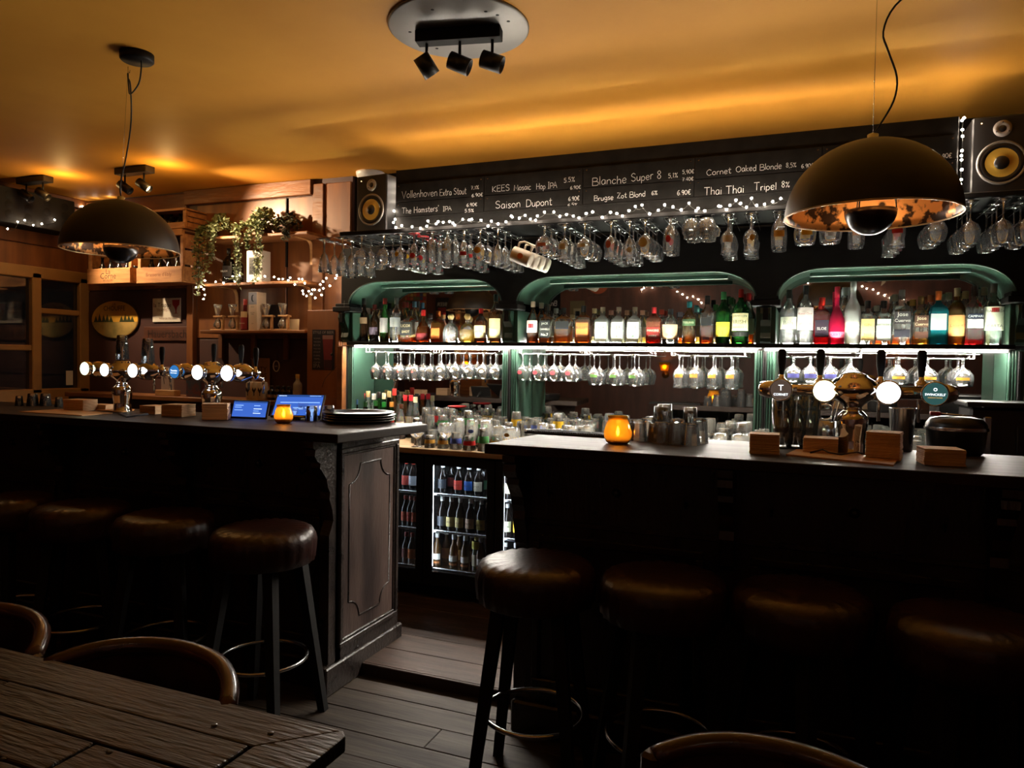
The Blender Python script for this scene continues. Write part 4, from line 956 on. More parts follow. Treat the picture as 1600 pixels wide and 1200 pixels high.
# ================================================================== small bar glassware
def tumbler_mesh(r0, r1, h, n=16, wall=.003, facets=False):
    """open glass, base at z=0; upturned by flipping"""
    return MB().lathe([(0, 0), (r0*.9, 0), (r0, .004), (r1, h), (r1-wall, h), (r0-wall, .014), (0, .012)], n, smooth=not facets).mesh('glass')
def mug_mesh():
    mb = MB().lathe([(0, 0), (.040, 0), (.042, .004), (.042, .098), (.039, .10), (.038, .01), (0, .008)], 20)
    mb.tube([(.040, 0, .082), (.060, 0, .085), (.070, 0, .065), (.070, 0, .038), (.058, 0, .018), (.040, 0, .018)], .006, 8); return mb.mesh('mug')
FLIP = (PI, 0, 0)
TUM = {'small': tumbler_mesh(.026, .034, .075), 'wide': tumbler_mesh(.030, .040, .085, 10, facets=True), 'tall': tumbler_mesh(.027, .036, .135), 'pint': tumbler_mesh(.030, .042, .145), 'facet': tumbler_mesh(.028, .037, .10, 9, facets=True), 'shot': tumbler_mesh(.018, .024, .06)}
TUM_C = {k: m.copy() for k, m in TUM.items()}
TH = {'small': .075, 'wide': .085, 'tall': .135, 'pint': .145, 'facet': .10, 'shot': .06}
def tumbler(kind, loc, label, flip=True, group=None, rz=0, mat='glass', cat='glass'):
    o = obj('tumbler', (TUM if mat == 'glass' else TUM_C)[kind], M[mat], None, (loc[0], loc[1], loc[2]+(TH[kind] if flip else 0)), (PI if flip else 0, 0, rz))
    return tag(o, label, cat, group)
def onbar(px, py, z=ZB):
    p = P(px, py, Z=z); p.y = min(p.y, 3.06); return p if p.y < 3.06 else P(px, py, Y=3.06)*1.0 if False else Vector((PX(px, p.y, py), p.y, z))
for i, (px, py, k, lab) in enumerate(((51, 634, 'small', 'upturned small tumbler on the bar beside the window, nearer the edge'), (71, 634, 'small', 'upturned small tumbler on the bar beside the window, next to the coasters'),
        (30, 634, 'shot', 'short shot glass at the far end of the bar by the window'), (92, 636, 'shot', 'shot glass behind the first coaster stack by the window'))):
    tumbler(k, onbar(px, py), lab, group='small glasses by the window')
for i, (px, py, k) in enumerate(((461, 656, 'shot'), (474, 655, 'wide'), (487, 657, 'small'), (499, 655, 'small'), (510, 657, 'shot'), (521, 656, 'small'))):
    tumbler(k, onbar(px, py), ORD[i]+' upturned glass in the row right of the candle before the blue screen', group='upturned glasses by the blue screen')
tumbler('tall', (tA.x+.0, YT, ZB+.292), 'tall beer glass upended on top of the tap tower nearest the window')
tumbler('tall', (PX(231, YT+.0, 560), YT, ZB+zt+.042), 'tall beer glass upended over the tap pod right of the first tower')
for i, (px, py, k) in enumerate(((997, 688, 'wide'), (1012, 684, 'wide'), (1024, 690, 'small'), (1034, 692, 'wide'), (1051, 690, 'small'), (1058, 694, 'facet'), (1078, 695, 'wide'), (1092, 692, 'facet'), (1002, 676, 'small'), (1042, 679, 'tall'), (1055, 676, 'pint'), (1087, 681, 'tall'))):
    tumbler(k, onbar(px, py), ORD[i]+' upturned glass of the cluster right of the candle on the bar', group='upturned glasses beside the candle')
# pint glasses standing nested in stacks on the bar
for i, (px, n) in enumerate(((1222, 3), (1243, 2), (1262, 3))):
    b = onbar(px, 700)
    for k in range(n):
        tumbler('pint', (b.x, b.y, ZB+.04*k), ['lowest', 'middle', 'topmost'][k]+' ribbed pint glass in the '+ORD[i]+' stack behind the pale coaster stacks', flip=False, group='nested pint glasses')

# ---------------------------------------------------------------- candles
def candle(px, py, label, s=1.0):
    b = onbar(px, py); t = thing('candle_holder', label, 'candle', b, group='amber candle jars')
    pr = [(0, 0), (.034*s, 0), (.046*s, .008*s), (.054*s, .030*s), (.055*s, .045*s), (.047*s, .072*s), (.038*s, .094*s), (.039*s, .104*s), (.041*s, .108*s), (.038*s, .107*s), (.036*s, .094*s)]
    MB().lathe(pr, 28).build('amber_jar', M['amber'], t)
    MB().lathe([(0, .006), (.034, .006), (.034, .028), (0, .028)], 18).build('wax', M['wax'], t)
    MB().lathe([(0, .030), (.005, .036), (.0065, .045), (.004, .058), (0, .068)], 10).build('flame', M['flame'], t)
    point('candle_light', (0, 0, .055), CANDLE, (1.0, .50, .14), .012, t)
    return t
M['wax'] = pm('wax', (.8, .6, .3), .5)
M['flame'] = em('flame', (1.0, .62, .16), 45)
candle(443, 661, 'amber glass candle jar glowing on the bar in front of the blue screen', .82)
candle(965, 693, 'amber glass candle jar glowing on the bar beside the rubber mat')

# ---------------------------------------------------------------- coaster stacks, papers, folders
def stack(px, py, w, d, h, label, rz=0.0, n=None, rnd=False):
    """pile of beer mats: every mat its own part"""
    b = onbar(px, py); t = thing('coaster_stack', label, 'coasters', b, rz, 'piles of beer mats on the bars')
    th = .0045; n = max(2, round(h/th))
    me = MB().bbox(-w/2, w/2, -d/2, d/2, 0, th-.0006, .0012).mesh('beer_mat')
    for k in range(n):
        obj('beer_mat', me, M['coaster'], t, (random.uniform(-.0012, .0012), random.uniform(-.0012, .0012), k*th), (0, 0, random.uniform(-.02, .02)))
    return t
stack(126, 641, .14, .10, .062, 'pile of pale beer mats nearest the window glasses', .1); stack(161, 640, .11, .09, .032, 'low pile of beer mats behind the vase tower foot', .2)
stack(242, 646, .115, .10, .044, 'reddish low pile of beer mats left of the taller pair between towers'); stack(279, 650, .125, .11, .064, 'round-edged pile of beer mats between the two tap towers', .15)
stack(338, 655, .12, .105, .082, 'square pile of cream beer mats before the second tap tower', .62)
stack(1194, 708, .10, .095, .070, 'tall pile of beer mats left of the leather menus under the first badge', .05); stack(1282, 708, .115, .10, .058, 'curved pile of beer mats left of the wide tap column', -.05)
stack(1381, 717, .105, .10, .096, 'tallest square pile of beer mats right of the wide tap column', -.2); stack(1469, 725, .12, .10, .056, 'loose pile of dark beer mats before the black bucket', .1)
def sheet(px0, py0, px1, py1, px2, py2, px3, py3, label, mat, th=.004, name='menu_folder', cat='menu'):
    pts = [onbar(a, b) for a, b in ((px0, py0), (px1, py1), (px2, py2), (px3, py3))]; c = sum(pts, Vector())/4
    o = MB().prism([(p.x-c.x, p.y-c.y) for p in pts], 0, th, 'z').build(name, mat, None, (c.x, c.y, ZB))
    return tag(o, label, cat)
M['kraft'] = pm('kraft_card', s2l(206, 152, 92), .42, col2=s2l(184, 128, 74), scale=4)
sheet(30, 644, 95, 640, 176, 646, 128, 650, 'kraft paper menu lying on the bar by the window', M['kraft'])
sheet(185, 647, 215, 644, 232, 648, 198, 653, 'small dark blue folder with card lying between the towers', pm('folder', s2l(40, 44, 62), .4), .008)
sheet(150, 641, 174, 639, 210, 641, 190, 645, 'flat tan card at the foot of the first tap tower', M['kraft'], .006)
mf = sheet(1228, 712, 1245, 704, 1405, 718, 1396, 729, 'brown leather-look menu lying at the foot of the wide tap', M['kraft'], .006)
MB().tube([(-.10, .03, .008), (-.06, .045, .02), (-.04, .035, .012), (0, .03, .008), (.05, .045, .018), (.09, .03, .01)], .003, 6).build('cord_tie', M['leather'], mf)
# rubber bar mat
c = onbar(893, 679)
mt = thing('bar_mat', 'black rubber bar mat lying left of the amber candle', 'mat', c)
MB().bbox(-.20, .20, -.055, .055, 0, .008, .002).build('mat_base', M['blackmatt'], mt)
nb = MB()
for i in range(38):
    for j in range(9): nb.box(-.19+i*.0101, -.184+i*.0101, -.048+j*.011, -.042+j*.011, .008, .013)
nb.build('mat_nubs', M['blackmatt'], mt)['kind'] = 'stuff'
# trays
c = onbar(597, 655)
for k in range(4):
    o = MB().lathe([(0, 0), (.155, 0), (.172, .012), (.176, .013), (.176, .016), (.170, .015), (.153, .004), (0, .004)], 44).build('serving_tray', M['tray'] if 'tray' in M else M.setdefault('tray', pm('tray_black', (.014, .013, .013), .3)), None, (c.x+random.uniform(-.01, .01), c.y, ZB+.0005+k*.012))
    tag(o, ['lowest', 'second', 'third', 'topmost'][k]+' round black serving tray in the stack at the bar corner', 'tray', 'stacked serving trays')
# screens
def screen(name, c, w, h, rx, rz, label, rows):
    t = thing(name, label, 'screen', c, rot=(rx, 0, rz))
    MB().bbox(-w/2-.008, w/2+.008, 0, .014, -.008, h+.008, .003).build('casing', M['tray'], t)
    s = MB().box(-w/2, w/2, -.001, 0, 0, h).build('display', M['screen'], t)
    for a, b, z0, z1, m_ in rows: MB().box(-w/2+a*w, -w/2+b*w, -.0018, -.001, z0*h, z1*h).build('display_block', M[m_], s)
    MB().tube([(0, .012, h*.45), (0, .09, h*.2), (0, .06, -.0)], .010, 8).build('stand', M['tray'], t)
    return t
M['screen'] = em('screen_blue', (.035, .10, .42), 1.5); M['screen_l'] = em('screen_light', (.22, .38, .80), 1.6); M['screen_d'] = em('screen_dark', (.02, .06, .22), 1.2); M['screen_w'] = em('screen_white', (.6, .75, 1), 1.6)
c = Vector((PX(462, 2.98, 645), 2.98, 0))
screen('till_screen', (c.x, 2.98, 1.185), .235, .155, math.radians(-52), math.radians(26), 'tilted till screen glowing blue beside the wooden cabinet', [(0, 1, .9, 1, 'screen_d'), (.03, .2, .93, .97, 'screen_w'), (.7, .95, .93, .97, 'screen_l'), (.1, .95, .60, .64, 'screen_l'), (.4, .62, .28, .38, 'screen_l'), (.65, .86, .34, .44, 'screen_l'), (.1, .3, .1, .2, 'screen_l'), (.7, .9, .1, .22, 'screen_l')])
c = onbar(388, 654)
screen('tablet_screen', (c.x, c.y, ZB+.009), .19, .082, math.radians(-18), math.radians(10), 'low dark blue tablet screen between the tap tower and the candle', [(0, 1, .9, 1, 'screen_d'), (.05, .3, .7, .75, 'screen_l'), (.05, .25, .58, .62, 'screen_l'), (.62, .8, .7, .75, 'screen_l'), (.62, .86, .5, .54, 'screen_w'), (.62, .78, .36, .4, 'screen_l'), (.62, .84, .22, .26, 'screen_w'), (.05, .3, .4, .44, 'screen_l')])
# right-end bar equipment
sh = onbar(1391, 690)
tag(MB().lathe([(0, 0), (.034, 0), (.036, .004), (.046, .16), (.047, .163), (.045, .162)], 26).build('cocktail_shaker', M['steel'], None, sh), 'steel cocktail shaker cup behind the tallest pile of beer mats', 'shaker')
cu = onbar(1285, 690)
t = thing('utensil_cup', 'steel cup holding bar spoons and a strainer beside the wide tap column', 'cup', cu)
MB().lathe([(0, 0), (.038, 0), (.042, .10), (.040, .10), (.036, .005), (0, .004)], 22).build('cup', M['steel'], t)
for k, (dx, dy, h) in enumerate(((-.05, .0, .19), (-.03, .02, .20), (.06, .01, .21), (.035, -.01, .18))): MB().tube([(dx*.2, dy*.2, .01), (dx, dy, h)], .003, 6).build('bar_spoon', M['steel'], t)
MB().tube([(.0+.03*math.cos(2*PI*i/24), 0, .135+.03*math.sin(2*PI*i/24)) for i in range(24)], .005, 6, closed=True).build('strainer', M['steel'], t)
bk = onbar(1476, 700)
t = thing('ice_bucket', 'black lidded ice bucket with red tongs at the end of the bar', 'bucket', bk)
MB().lathe([(0, 0), (.080, 0), (.092, .012), (.098, .085), (.10, .09), (0, .09)], 32, sy=.8).build('bucket_body', M['tray'], t)
MB().lathe([(.103, .088), (.104, .094), (.102, .10)], 32, sy=.8).build('rim_band', M['steel'], t)
MB().lathe([(.100, .10), (.098, .112), (.085, .13), (.05, .138), (0, .14)], 32, sy=.8).build('lid', M['tray'], t)
MB().bbox(-.085, -.05, -.01, .01, .139, .153, .003).build('tongs_grip', col_mat(s2l(150, 20, 24)), t)
MB().tube([(-.05, 0, .146), (.06, .01, .140)], .003, 6).build('tongs', M['steel'], t)
mc = thing('coffee_machine', 'large dark coffee machine standing on the back counter at the picture edge', 'machine', (0, 0, 0))
mx = PX(1512, 3.85, 680)
MB().bbox(mx, mx+.60, 3.82, 4.085, ZK+.03, 1.30, .012).build('machine_body', M['tray'], mc)
MB().bbox(mx+.05, mx+.085, 3.797, 3.82, ZK+.05, 1.26, .006).build('steel_column', M['steel'], mc)
MB().bbox(mx+.18, mx+.5, 3.805, 3.82, 1.10, 1.22, .004).build('front_plate', M['cup'], mc)
MB().bbox(mx-.02, mx+.62, 3.80, 4.09, 1.30, 1.325, .006).build('top_tray', M['steel_dark'], mc)
for k in range(4): MB().lathe([(0, 0), (.012, 0), (.012, .03), (0, .03)], 10, c=(mx+.06+(k % 2)*.48, 3.86+(k//2)*.18, ZK)).build('foot', M['cup'], mc)
# ================================================================== stemmed glasses
def stem_prof(kind):
    foot = [(0, 0), (.034, .0), (.034, .002), (.012, .006)]
    K = {
     'tulip':  [(.0045, .012), (.004, .060), (.007, .072), (.026, .086), (.036, .110), (.035, .130), (.030, .150), (.033, .180), (.035, .188)],
     'bell':   [(.0045, .012), (.004, .075), (.006, .084), (.018, .098), (.026, .125), (.033, .165), (.038, .200)],
     'balloon': [(.0045, .012), (.004, .062), (.008, .072), (.032, .086), (.045, .112), (.046, .130), (.040, .155), (.035, .168)],
     'wine':   [(.004, .012), (.0035, .075), (.007, .085), (.030, .100), (.041, .125), (.041, .140), (.035, .172), (.031, .185)],
     'goblet': [(.007, .012), (.006, .040), (.009, .050), (.030, .062), (.047, .085), (.050, .105), (.047, .130), (.044, .142)],
     'stout':  [(.010, .010), (.008, .026), (.012, .034), (.026, .048), (.034, .075), (.036, .110), (.034, .150), (.033, .170)],
     'cone':   [(.006, .012), (.005, .050), (.008, .058), (.020, .066), (.024, .100), (.030, .150), (.034, .195)],
    }[kind]
    r = K[-1][0]; z = K[-1][1]
    return foot + K + [(r-.0015, z+.001), (r-.003, z-.002)]
STEM = {k: MB().lathe(stem_prof(k), 20).mesh('stem_glass') for k in ('tulip', 'bell', 'balloon', 'wine', 'goblet', 'stout', 'cone')}
STEM_C = {k: m.copy() for k, m in STEM.items()}
SHT = {'tulip': .189, 'bell': .201, 'balloon': .169, 'wine': .186, 'goblet': .143, 'stout': .171, 'cone': .196}
SRAD = {'tulip': (.0365, .118), 'bell': (.030, .15), 'balloon': (.0455, .118), 'wine': (.0413, .13), 'goblet': (.0503, .105), 'stout': (.0363, .105), 'cone': (.0275, .13)}
def decal(kind, w, h, band):
    """printed emblem wrapped round the bowl, on the side facing the room"""
    r, zc = SRAD[kind]; r += .0008; mb = MB(); n = 8; vs = []
    for k in range(n+1):
        u = -1+2*k/n
        a = -PI/2 + u*w/2/r
        hh = h/2*(math.sqrt(max(.05, 1-u*u)) if not band else 1)
        vs += [(r*math.cos(a), r*math.sin(a), zc-hh), (r*math.cos(a), r*math.sin(a), zc+hh)]
    mb.add(vs, [(2*i, 2*i+2, 2*i+3, 2*i+1) for i in range(n)], True); return mb.mesh('print')
_dc = {}
def stem_glass(kind, loc, label, group, pr=None, hang=True, rz=0.0, footmat=None, cat='glass', mat='glass'):
    me_ = STEM[kind] if mat == 'glass' else STEM_C[kind]
    o = obj('stem_glass', me_, M[mat], None, loc, (PI if hang else 0, 0, rz))
    tag(o, label, cat, group)
    if pr:
        c, w, h, band = pr
        k = (kind, w, h, band)
        if k not in _dc: _dc[k] = decal(*k)
        me = _dc[k]
        # the print must face the room (-y): hanging glasses are turned over about x
        d = bpy.data.objects.new('printed_emblem', me.copy() if not me.materials else me); COL.objects.link(d)
        d.data = me.copy(); d.data.materials.clear(); d.data.materials.append(col_mat(c, .5)); d.parent = o
        if hang: d.rotation_euler = (0, 0, PI)
    if footmat:
        MB().lathe([(0, -.0006), (.0348, -.0006), (.0348, .0028), (.013, .0066)], 20).build('painted_foot', footmat, o)
    return o
RED, BLU, GOLD, WHT, YEL, ORG, GRN = s2l(196, 36, 40), s2l(70, 90, 170), s2l(206, 160, 70), s2l(215, 210, 200), s2l(222, 176, 30), s2l(210, 120, 40), s2l(70, 140, 80)
# rows hanging in the overhead rack: px of the front glass, kind, how many deep, print
ROWS = [(507, 'bell', 4, None, 'slender bell glass'), (536, 'bell', 4, None, 'flared bell glass'), (566, 'balloon', 3, None, 'round balloon glass'), (600, 'balloon', 3, None, 'wide balloon glass'),
        (626, 'tulip', 4, (YEL, .028, .026, 0), 'glass with yellow dot'), (648, 'cone', 4, (RED, .034, .034, 0), 'red-footed cone glass'), (675, 'stout', 3, None, 'short stem glass'), (700, 'stout', 4, (WHT, .05, .010, 1), 'glass with white band'),
        (725, 'cone', 4, (RED, .040, .022, 1), 'red-printed cone glass'), (751, 'balloon', 4, (GOLD, .045, .035, 0), 'glass with gold emblem'), (779, 'bell', 4, None, 'plain bell glass'),
        (852, 'goblet', 3, (s2l(190, 110, 90), .05, .02, 1), 'goblet with red print'), (882, 'tulip', 4, (WHT, .045, .03, 1), 'white-printed tulip glass'), (914, 'balloon', 3, (WHT, .05, .02, 1), 'white-printed balloon glass'),
        (955, 'tulip', 4, (s2l(190, 100, 80), .03, .04, 0), 'red-crested tulip glass'), (984, 'bell', 3, (WHT, .03, .03, 0), 'pale-printed bell glass'), (1009, 'balloon', 4, (s2l(190, 175, 140), .045, .05, 0), 'wide etched glass'),
        (1047, 'stout', 2, (RED, .026, .036, 0), 'glass with red emblem'), (1138, 'tulip', 3, (WHT, .05, .034, 1), 'white-lettered tulip glass'), (1173, 'tulip', 3, (GOLD, .024, .03, 0), 'narrow tulip glass'),
        (1217, 'stout', 2, (GOLD, .05, .03, 1), 'gold-printed stout glass'), (1258, 'goblet', 2, (YEL, .05, .03, 1), 'goblet with yellow print'), (1298, 'goblet', 2, (WHT, .05, .02, 1), 'wide goblet'), (1340, 'stout', 2, (ORG, .04, .02, 1), 'glass with orange print'),
        (1402, 'tulip', 4, (RED, .045, .022, 1), 'red-lettered tulip glass'), (1462, 'balloon', 3, None, 'balloon glass'), (1517, 'wine', 4, None, 'wine glass'), (1566, 'wine', 4, None, 'plain wine glass'), (1603, 'wine', 3, None, 'thin wine glass')]
DEEP = ['frontmost', 'second', 'third', 'rearmost']
red_paint = col_mat(s2l(190, 26, 34), .35)
for i, (px, kind, n, pr, desc) in enumerate(ROWS):
    x = PX(px, YR, 350)
    for dx in (-.022, .022): obj('rail', _rail, M['steel_dark'], rk, (x+dx, 0, ZR-.002))
    for k in range(n):
        stem_glass(kind, (x+random.uniform(-.003, .003), YR+k*.098, ZR+.0025), f'{desc}, {DEEP[k]} in the {ORD[i]} overhead rack row from the window', 'glasses hanging in the overhead rack', pr, True, random.uniform(-.25, .25), red_paint if i == 5 else None)
# white mugs hung by their handles, glass jugs
mug = MB().lathe([(0, 0), (.038, 0), (.042, .006), (.042, .110), (.040, .112), (.038, .108), (.038, .008), (0, .006)], 24)
mug_m = mug.mesh('mug'); hnd_m = MB().tube([(.040, 0, .095), (.066, 0, .098), (.080, 0, .075), (.080, 0, .040), (.066, 0, .018), (.040, 0, .020)], .006, 8).mesh('handle')
M['mug'] = pm('white_stoneware', s2l(226, 216, 196), .3)
for k in range(4):
    x = PX(822, YR, 370)+.004*k
    t = thing('stoneware_mug', f'white stoneware mug hung by its handle in the overhead rack, {DEEP[k]}', 'mug', (x, YR+.02+k*.085, ZR-.085), group='white mugs in the overhead rack', rot=(0, math.radians(-68), math.radians(6)))
    obj('mug_body', mug_m, M['mug'], t, (-.075, 0, -.055)); obj('handle', hnd_m, M['mug'], t, (-.075, 0, -.055))
    MB().lathe([(0, -.0428), (.016, -.0425)], 12, m=Matrix.Rotation(PI/2, 4, 'X')).build('orange_emblem', col_mat(s2l(200, 110, 40)), t, (-.075, -.0855, -.0))
jug = MB().lathe([(0, 0), (.030, 0), (.042, .02), (.048, .045), (.045, .07), (.036, .085), (.036, .098), (.034, .098), (.033, .084), (0, .01)], 18)
jug.tube([(.036, 0, .090), (.062, 0, .085), (.066, 0, .055), (.046, 0, .035)], .005, 6)
jug_m = jug.mesh('jug')
for k in range(4):
    o = obj('beer_jug', jug_m, M['glass_counter'], None, (PX(1079+(k % 2)*24, YR, 350), YR+.03+(k//2)*.10, ZR), (PI, 0, -.6+k))
    tag(o, 'round glass jug hanging upside down, '+['front one nearer the red emblem glass', 'front one nearer the tulip glasses', 'rear one nearer the red emblem glass', 'rear one nearer the tulip glasses'][k], 'jug', 'glass jugs in the overhead rack')
for px in (1079, 1103):
    for dx in (-.03, .03): obj('rail', _rail, M['steel_dark'], rk, (PX(px, YR, 350)+dx, 0, ZR-.002))

# ---------------------------------------------------------------- rails and glasses under the bottle shelf
YU, ZU = 4.165, 1.522
def wire_rail(pa, pb, label):
    a, b = PX(pa, YU, 550), PX(pb, YU, 550)
    t = thing('glass_rail', label, 'rail', (0, 0, 0), group='wire glass rails under the bottle shelf')
    for yy in (YU-.02, YU+.02, YU+.10, YU+.14):
        MB().tube([(a, yy, ZS-.0105), (a, yy, ZU), (b, yy, ZU), (b, yy, ZS-.0105)], .0022, 6).build('wire', M['chrome'], t)
for (a, b), w in zip(((575, 676), (680, 782), (813, 908), (915, 1018), (1050, 1164), (1228, 1346), (1384, 1522)), ('by the window-side pillar', 'beside the first inner pillar', 'holding the red-print glasses', 'holding the green-print glasses', 'holding the orange-print glasses', 'holding the blue-print goblets', 'holding the gold-script goblets')):
    wire_rail(a, b, 'chrome wire glass rail under the shelf '+w)
UND = [('wine', (588, 607, 626, 648), (s2l(210, 120, 100), .016, .016, 0), 'wine glass with small red dot'), ('wine', (673,), None, 'small plain wine glass'), ('balloon', (690, 712, 734, 755, 775), (s2l(200, 196, 180), .03, .02, 0), 'balloon glass with pale crest'),
       ('balloon', (817, 841, 866, 890), (s2l(220, 90, 96), .030, .024, 0), 'balloon glass with red dot'), ('wine', (929, 961, 992), (s2l(90, 130, 60), .04, .018, 1), 'wine glass with green band'), ('tulip', (1062, 1086, 1115, 1143), (s2l(214, 140, 60), .045, .020, 1), 'tulip glass with orange band'),
       ('goblet', (1240, 1267, 1298, 1330), (s2l(84, 84, 150), .06, .022, 1), 'goblet with blue crest'), ('goblet', (1405, 1450, 1505), (s2l(206, 150, 50), .06, .014, 1), 'round goblet with gold script')]
for kind, pxs, pr, desc in UND:
    for i, px in enumerate(pxs):
        x = PX(px, YU, 555)
        for k in range(2):
            stem_glass(kind, (x, YU+k*.12, ZU+.006), f'{desc}, {ORD[i]} on its under-shelf rail, {"front" if k == 0 else "mirror-side"} row', 'glasses hanging under the bottle shelf', pr if k == 0 else None, True, random.uniform(-.2, .2))

# ================================================================== glasses on the back counter
KIND = ['small', 'wide', 'facet', 'tall', 'facet', 'wide', 'small']
rowsY = [3.845, 3.93, 4.015, 4.10, 4.185, 4.27]
_band = {}
def banded(o, k, c):
    """printed band round a tumbler, wrapped on its own wall"""
    r0, r1, h = {'small': (.026, .034, .075), 'wide': (.030, .040, .085), 'facet': (.028, .037, .10), 'tall': (.027, .036, .135), 'pint': (.030, .042, .145)}[k]
    ra, rb_ = r0+(r1-r0)*.35+.0008, r0+(r1-r0)*.65+.0008
    MB().lathe([(ra, h*.35), (rb_, h*.65)], 14).build('printed_band', col_mat(c), o)
for j, yy in enumerate(rowsY):
    i = 0; x = PX(652 if j < 3 else 662, yy, 650) + .02*(j % 2)
    while x < .66:
        k = random.choice(KIND) if j < 2 else 'wide'
        pr = random.choice((None, RED, BLU, GOLD, GRN, YEL, None)) if x < -1.0 else None
        lab = f'upturned counter glass, {ORD[i]} from the syrup bottles in the {ORD[j]} row from the edge'
        if j < 2 and random.random() < .35:
            stem_glass(random.choice(('stout', 'goblet', 'stout')), (x, yy, ZK), lab.replace('upturned', 'stemmed'), 'glasses on the back counter', (pr, .035, .022, 0) if pr else None, False, random.uniform(-.3, .3), mat='glass_counter')
        else:
            o = tumbler(k, (x, yy, ZK), lab, group='glasses on the back counter', rz=random.uniform(0, 1), mat='glass_counter')
            if pr and j < 3: banded(o, k, pr)
        if j >= 2 and not (-.75 < x < -.45):
            k2 = random.choice(('wide', 'facet', 'small', 'tall', 'facet')); 
            if not (-1.15 < x < -.75 and j < 4):
                o = tumbler(k2, (x, yy, ZK+.0855), lab.replace('upturned counter glass', 'second-tier counter glass'), group='glasses on the back counter', rz=random.uniform(0, 1), mat='glass_counter')
                if pr and random.random() < .6: banded(o, k2, pr)
        x += .086 + random.uniform(0, .006); i += 1
o = MB().lathe([(0, 0), (.05, .0), (.062, .008), (.064, .012), (0, .012)], 24).build('red_dish', col_mat(s2l(200, 30, 36), .3), None, (PX(715, 4.2, 640), 4.20, ZK+.222)); tag(o, 'small red dish resting on the counter glasses', 'dish')

# ================================================================== bottles
def bottle(loc, w, h, label, style='round', glass=(.93, .97, .95), liquid=None, level=.7, cap=(.02, .02, .02), lab=None, text=None, tcol=(.04, .03, .03), neck=None, group='spirit bottles on the lit shelf', op=.08, lz=(.22, .56), capround=False, lab2=None):
    """bottle of full width w and height h, standing at loc; parts: body, liquid, cap, label"""
    t = thing('spirit_bottle', label, 'bottle', loc, group=group)
    r = w/2; nr = .0135 if not neck else neck
    S = {'round': [(0, 0), (r*.9, 0), (r, h*.02), (r, h*.60), (r*.93, h*.66), (r*.55, h*.74), (nr, h*.80), (nr, h*.90)],
         'slim': [(0, 0), (r*.92, 0), (r, h*.02), (r, h*.52), (r*.9, h*.60), (nr*1.2, h*.74), (nr, h*.82), (nr, h*.91)],
         'squat': [(0, 0), (r*.85, 0), (r, h*.05), (r*1.0, h*.38), (r*.82, h*.55), (r*.5, h*.63), (nr, h*.68), (nr, h*.80)],
         'cone': [(0, 0), (r*.95, 0), (r, h*.03), (r, h*.30), (r*.86, h*.46), (r*.45, h*.60), (nr, h*.66), (nr, h*.86)],
         'square': [(r*.96, 0), (r, h*.02), (r, h*.60), (r*.92, h*.66), (r*.55, h*.72), (nr, h*.77), (nr, h*.88)],
         'flask': [(r*.9, 0), (r, h*.03), (r, h*.62), (r*.85, h*.70), (r*.42, h*.76), (nr, h*.80), (nr, h*.88)]}[style]
    gm = glass_mat(glass, op)
    sq = style in ('square', 'flask'); asp = .62 if style == 'flask' else 1.0
    (MB().sq_lathe(S, asp=asp) if sq else MB().lathe(S, 22)).build('body', gm, t)
    if liquid:
        lv = h*level; L = []
        for a, z in S:
            if z <= lv: L.append((max(0, a-.0025), z+.004))
            else:
                pa, pz = [q for q in S if q[1] <= lv][-1]; f_ = (lv-pz)/(z-pz); L.append((pa+(a-pa)*f_-.0025, lv)); break
        if not sq: L.append((0, L[-1][1]))
        (MB().sq_lathe(L, asp=asp) if sq else MB().lathe(L, 18)).build('liquid', liq_mat(liquid), t)
    ztop = S[-1][1]; cm = col_mat(cap, .35)
    if capround: MB().lathe([(nr*.8, ztop-.004), (nr*1.2, ztop+.004), (nr*1.6, ztop+(h-ztop)*.5), (nr*1.1, h-.002), (0, h)], 14).build('stopper', cm, t)
    else: MB().lathe([(nr*1.08, ztop-h*.05), (nr*1.12, h-.002), (nr*1.0, h), (0, h)], 14).build('cap', cm, t)
    def lab_mesh(z0, z1, rr, wd):
        if sq: return MB().box(-r*wd, r*wd, -r*asp-.0012, -r*asp-.0004, z0, z1).mesh('label')
        vs = []; n = 10
        for k in range(n+1):
            a = -PI/2+(-1+2*k/n)*wd; vs += [(rr*math.cos(a), rr*math.sin(a), z0), (rr*math.cos(a), rr*math.sin(a), z1)]
        return MB().add(vs, [(2*k, 2*k+2, 2*k+3, 2*k+1) for k in range(n)], True).mesh('label')
    for q, (c, zz, wd) in enumerate([(lab, lz, .8 if sq else 1.15)] + ([lab2] if lab2 else [])):
        if c is None: continue
        lo_ = obj('label', lab_mesh(h*zz[0], h*zz[1], r+.0008, wd), col_mat(c, .55), t)
        if q == 0 and text:
            lines = text if isinstance(text, list) else [text]; n = len(lines); hh = h*(zz[1]-zz[0])
            for k, s in enumerate(lines):
                letter(s, col_mat(tcol, .5), lo_, (0, -(r*asp if sq else r)-.0022, h*zz[0]+hh*(1-(k+.6)/(n+.2))), width=min(w*.78, w*.14*len(s)))
    return t
YBt = 4.245
def sb(px, wpx, top, label, **kw):
    """bottle on the shelf: pixel column, pixel width, pixel top"""
    y = kw.pop('Y', YBt); a = P(px, 536+.007*(px-800), Y=y); d = a.y*math.cos(YAW)-a.x*math.sin(YAW); s = d/F_PX
    u = (px-800)/F_PX
    w = wpx*s/(1+.0*u); h = (P(px, top, Y=y).z-ZS)
    return bottle((a.x, y, ZS), max(.03, min(w, .105)), h, label, **kw)
CL = (.95, .98, .96)
CRM = s2l(226, 214, 182); AMB = s2l(214, 120, 24); BRN = (.05, .022, .010); BLK = (.012, .012, .012); GRNG = (.05, .30, .06)
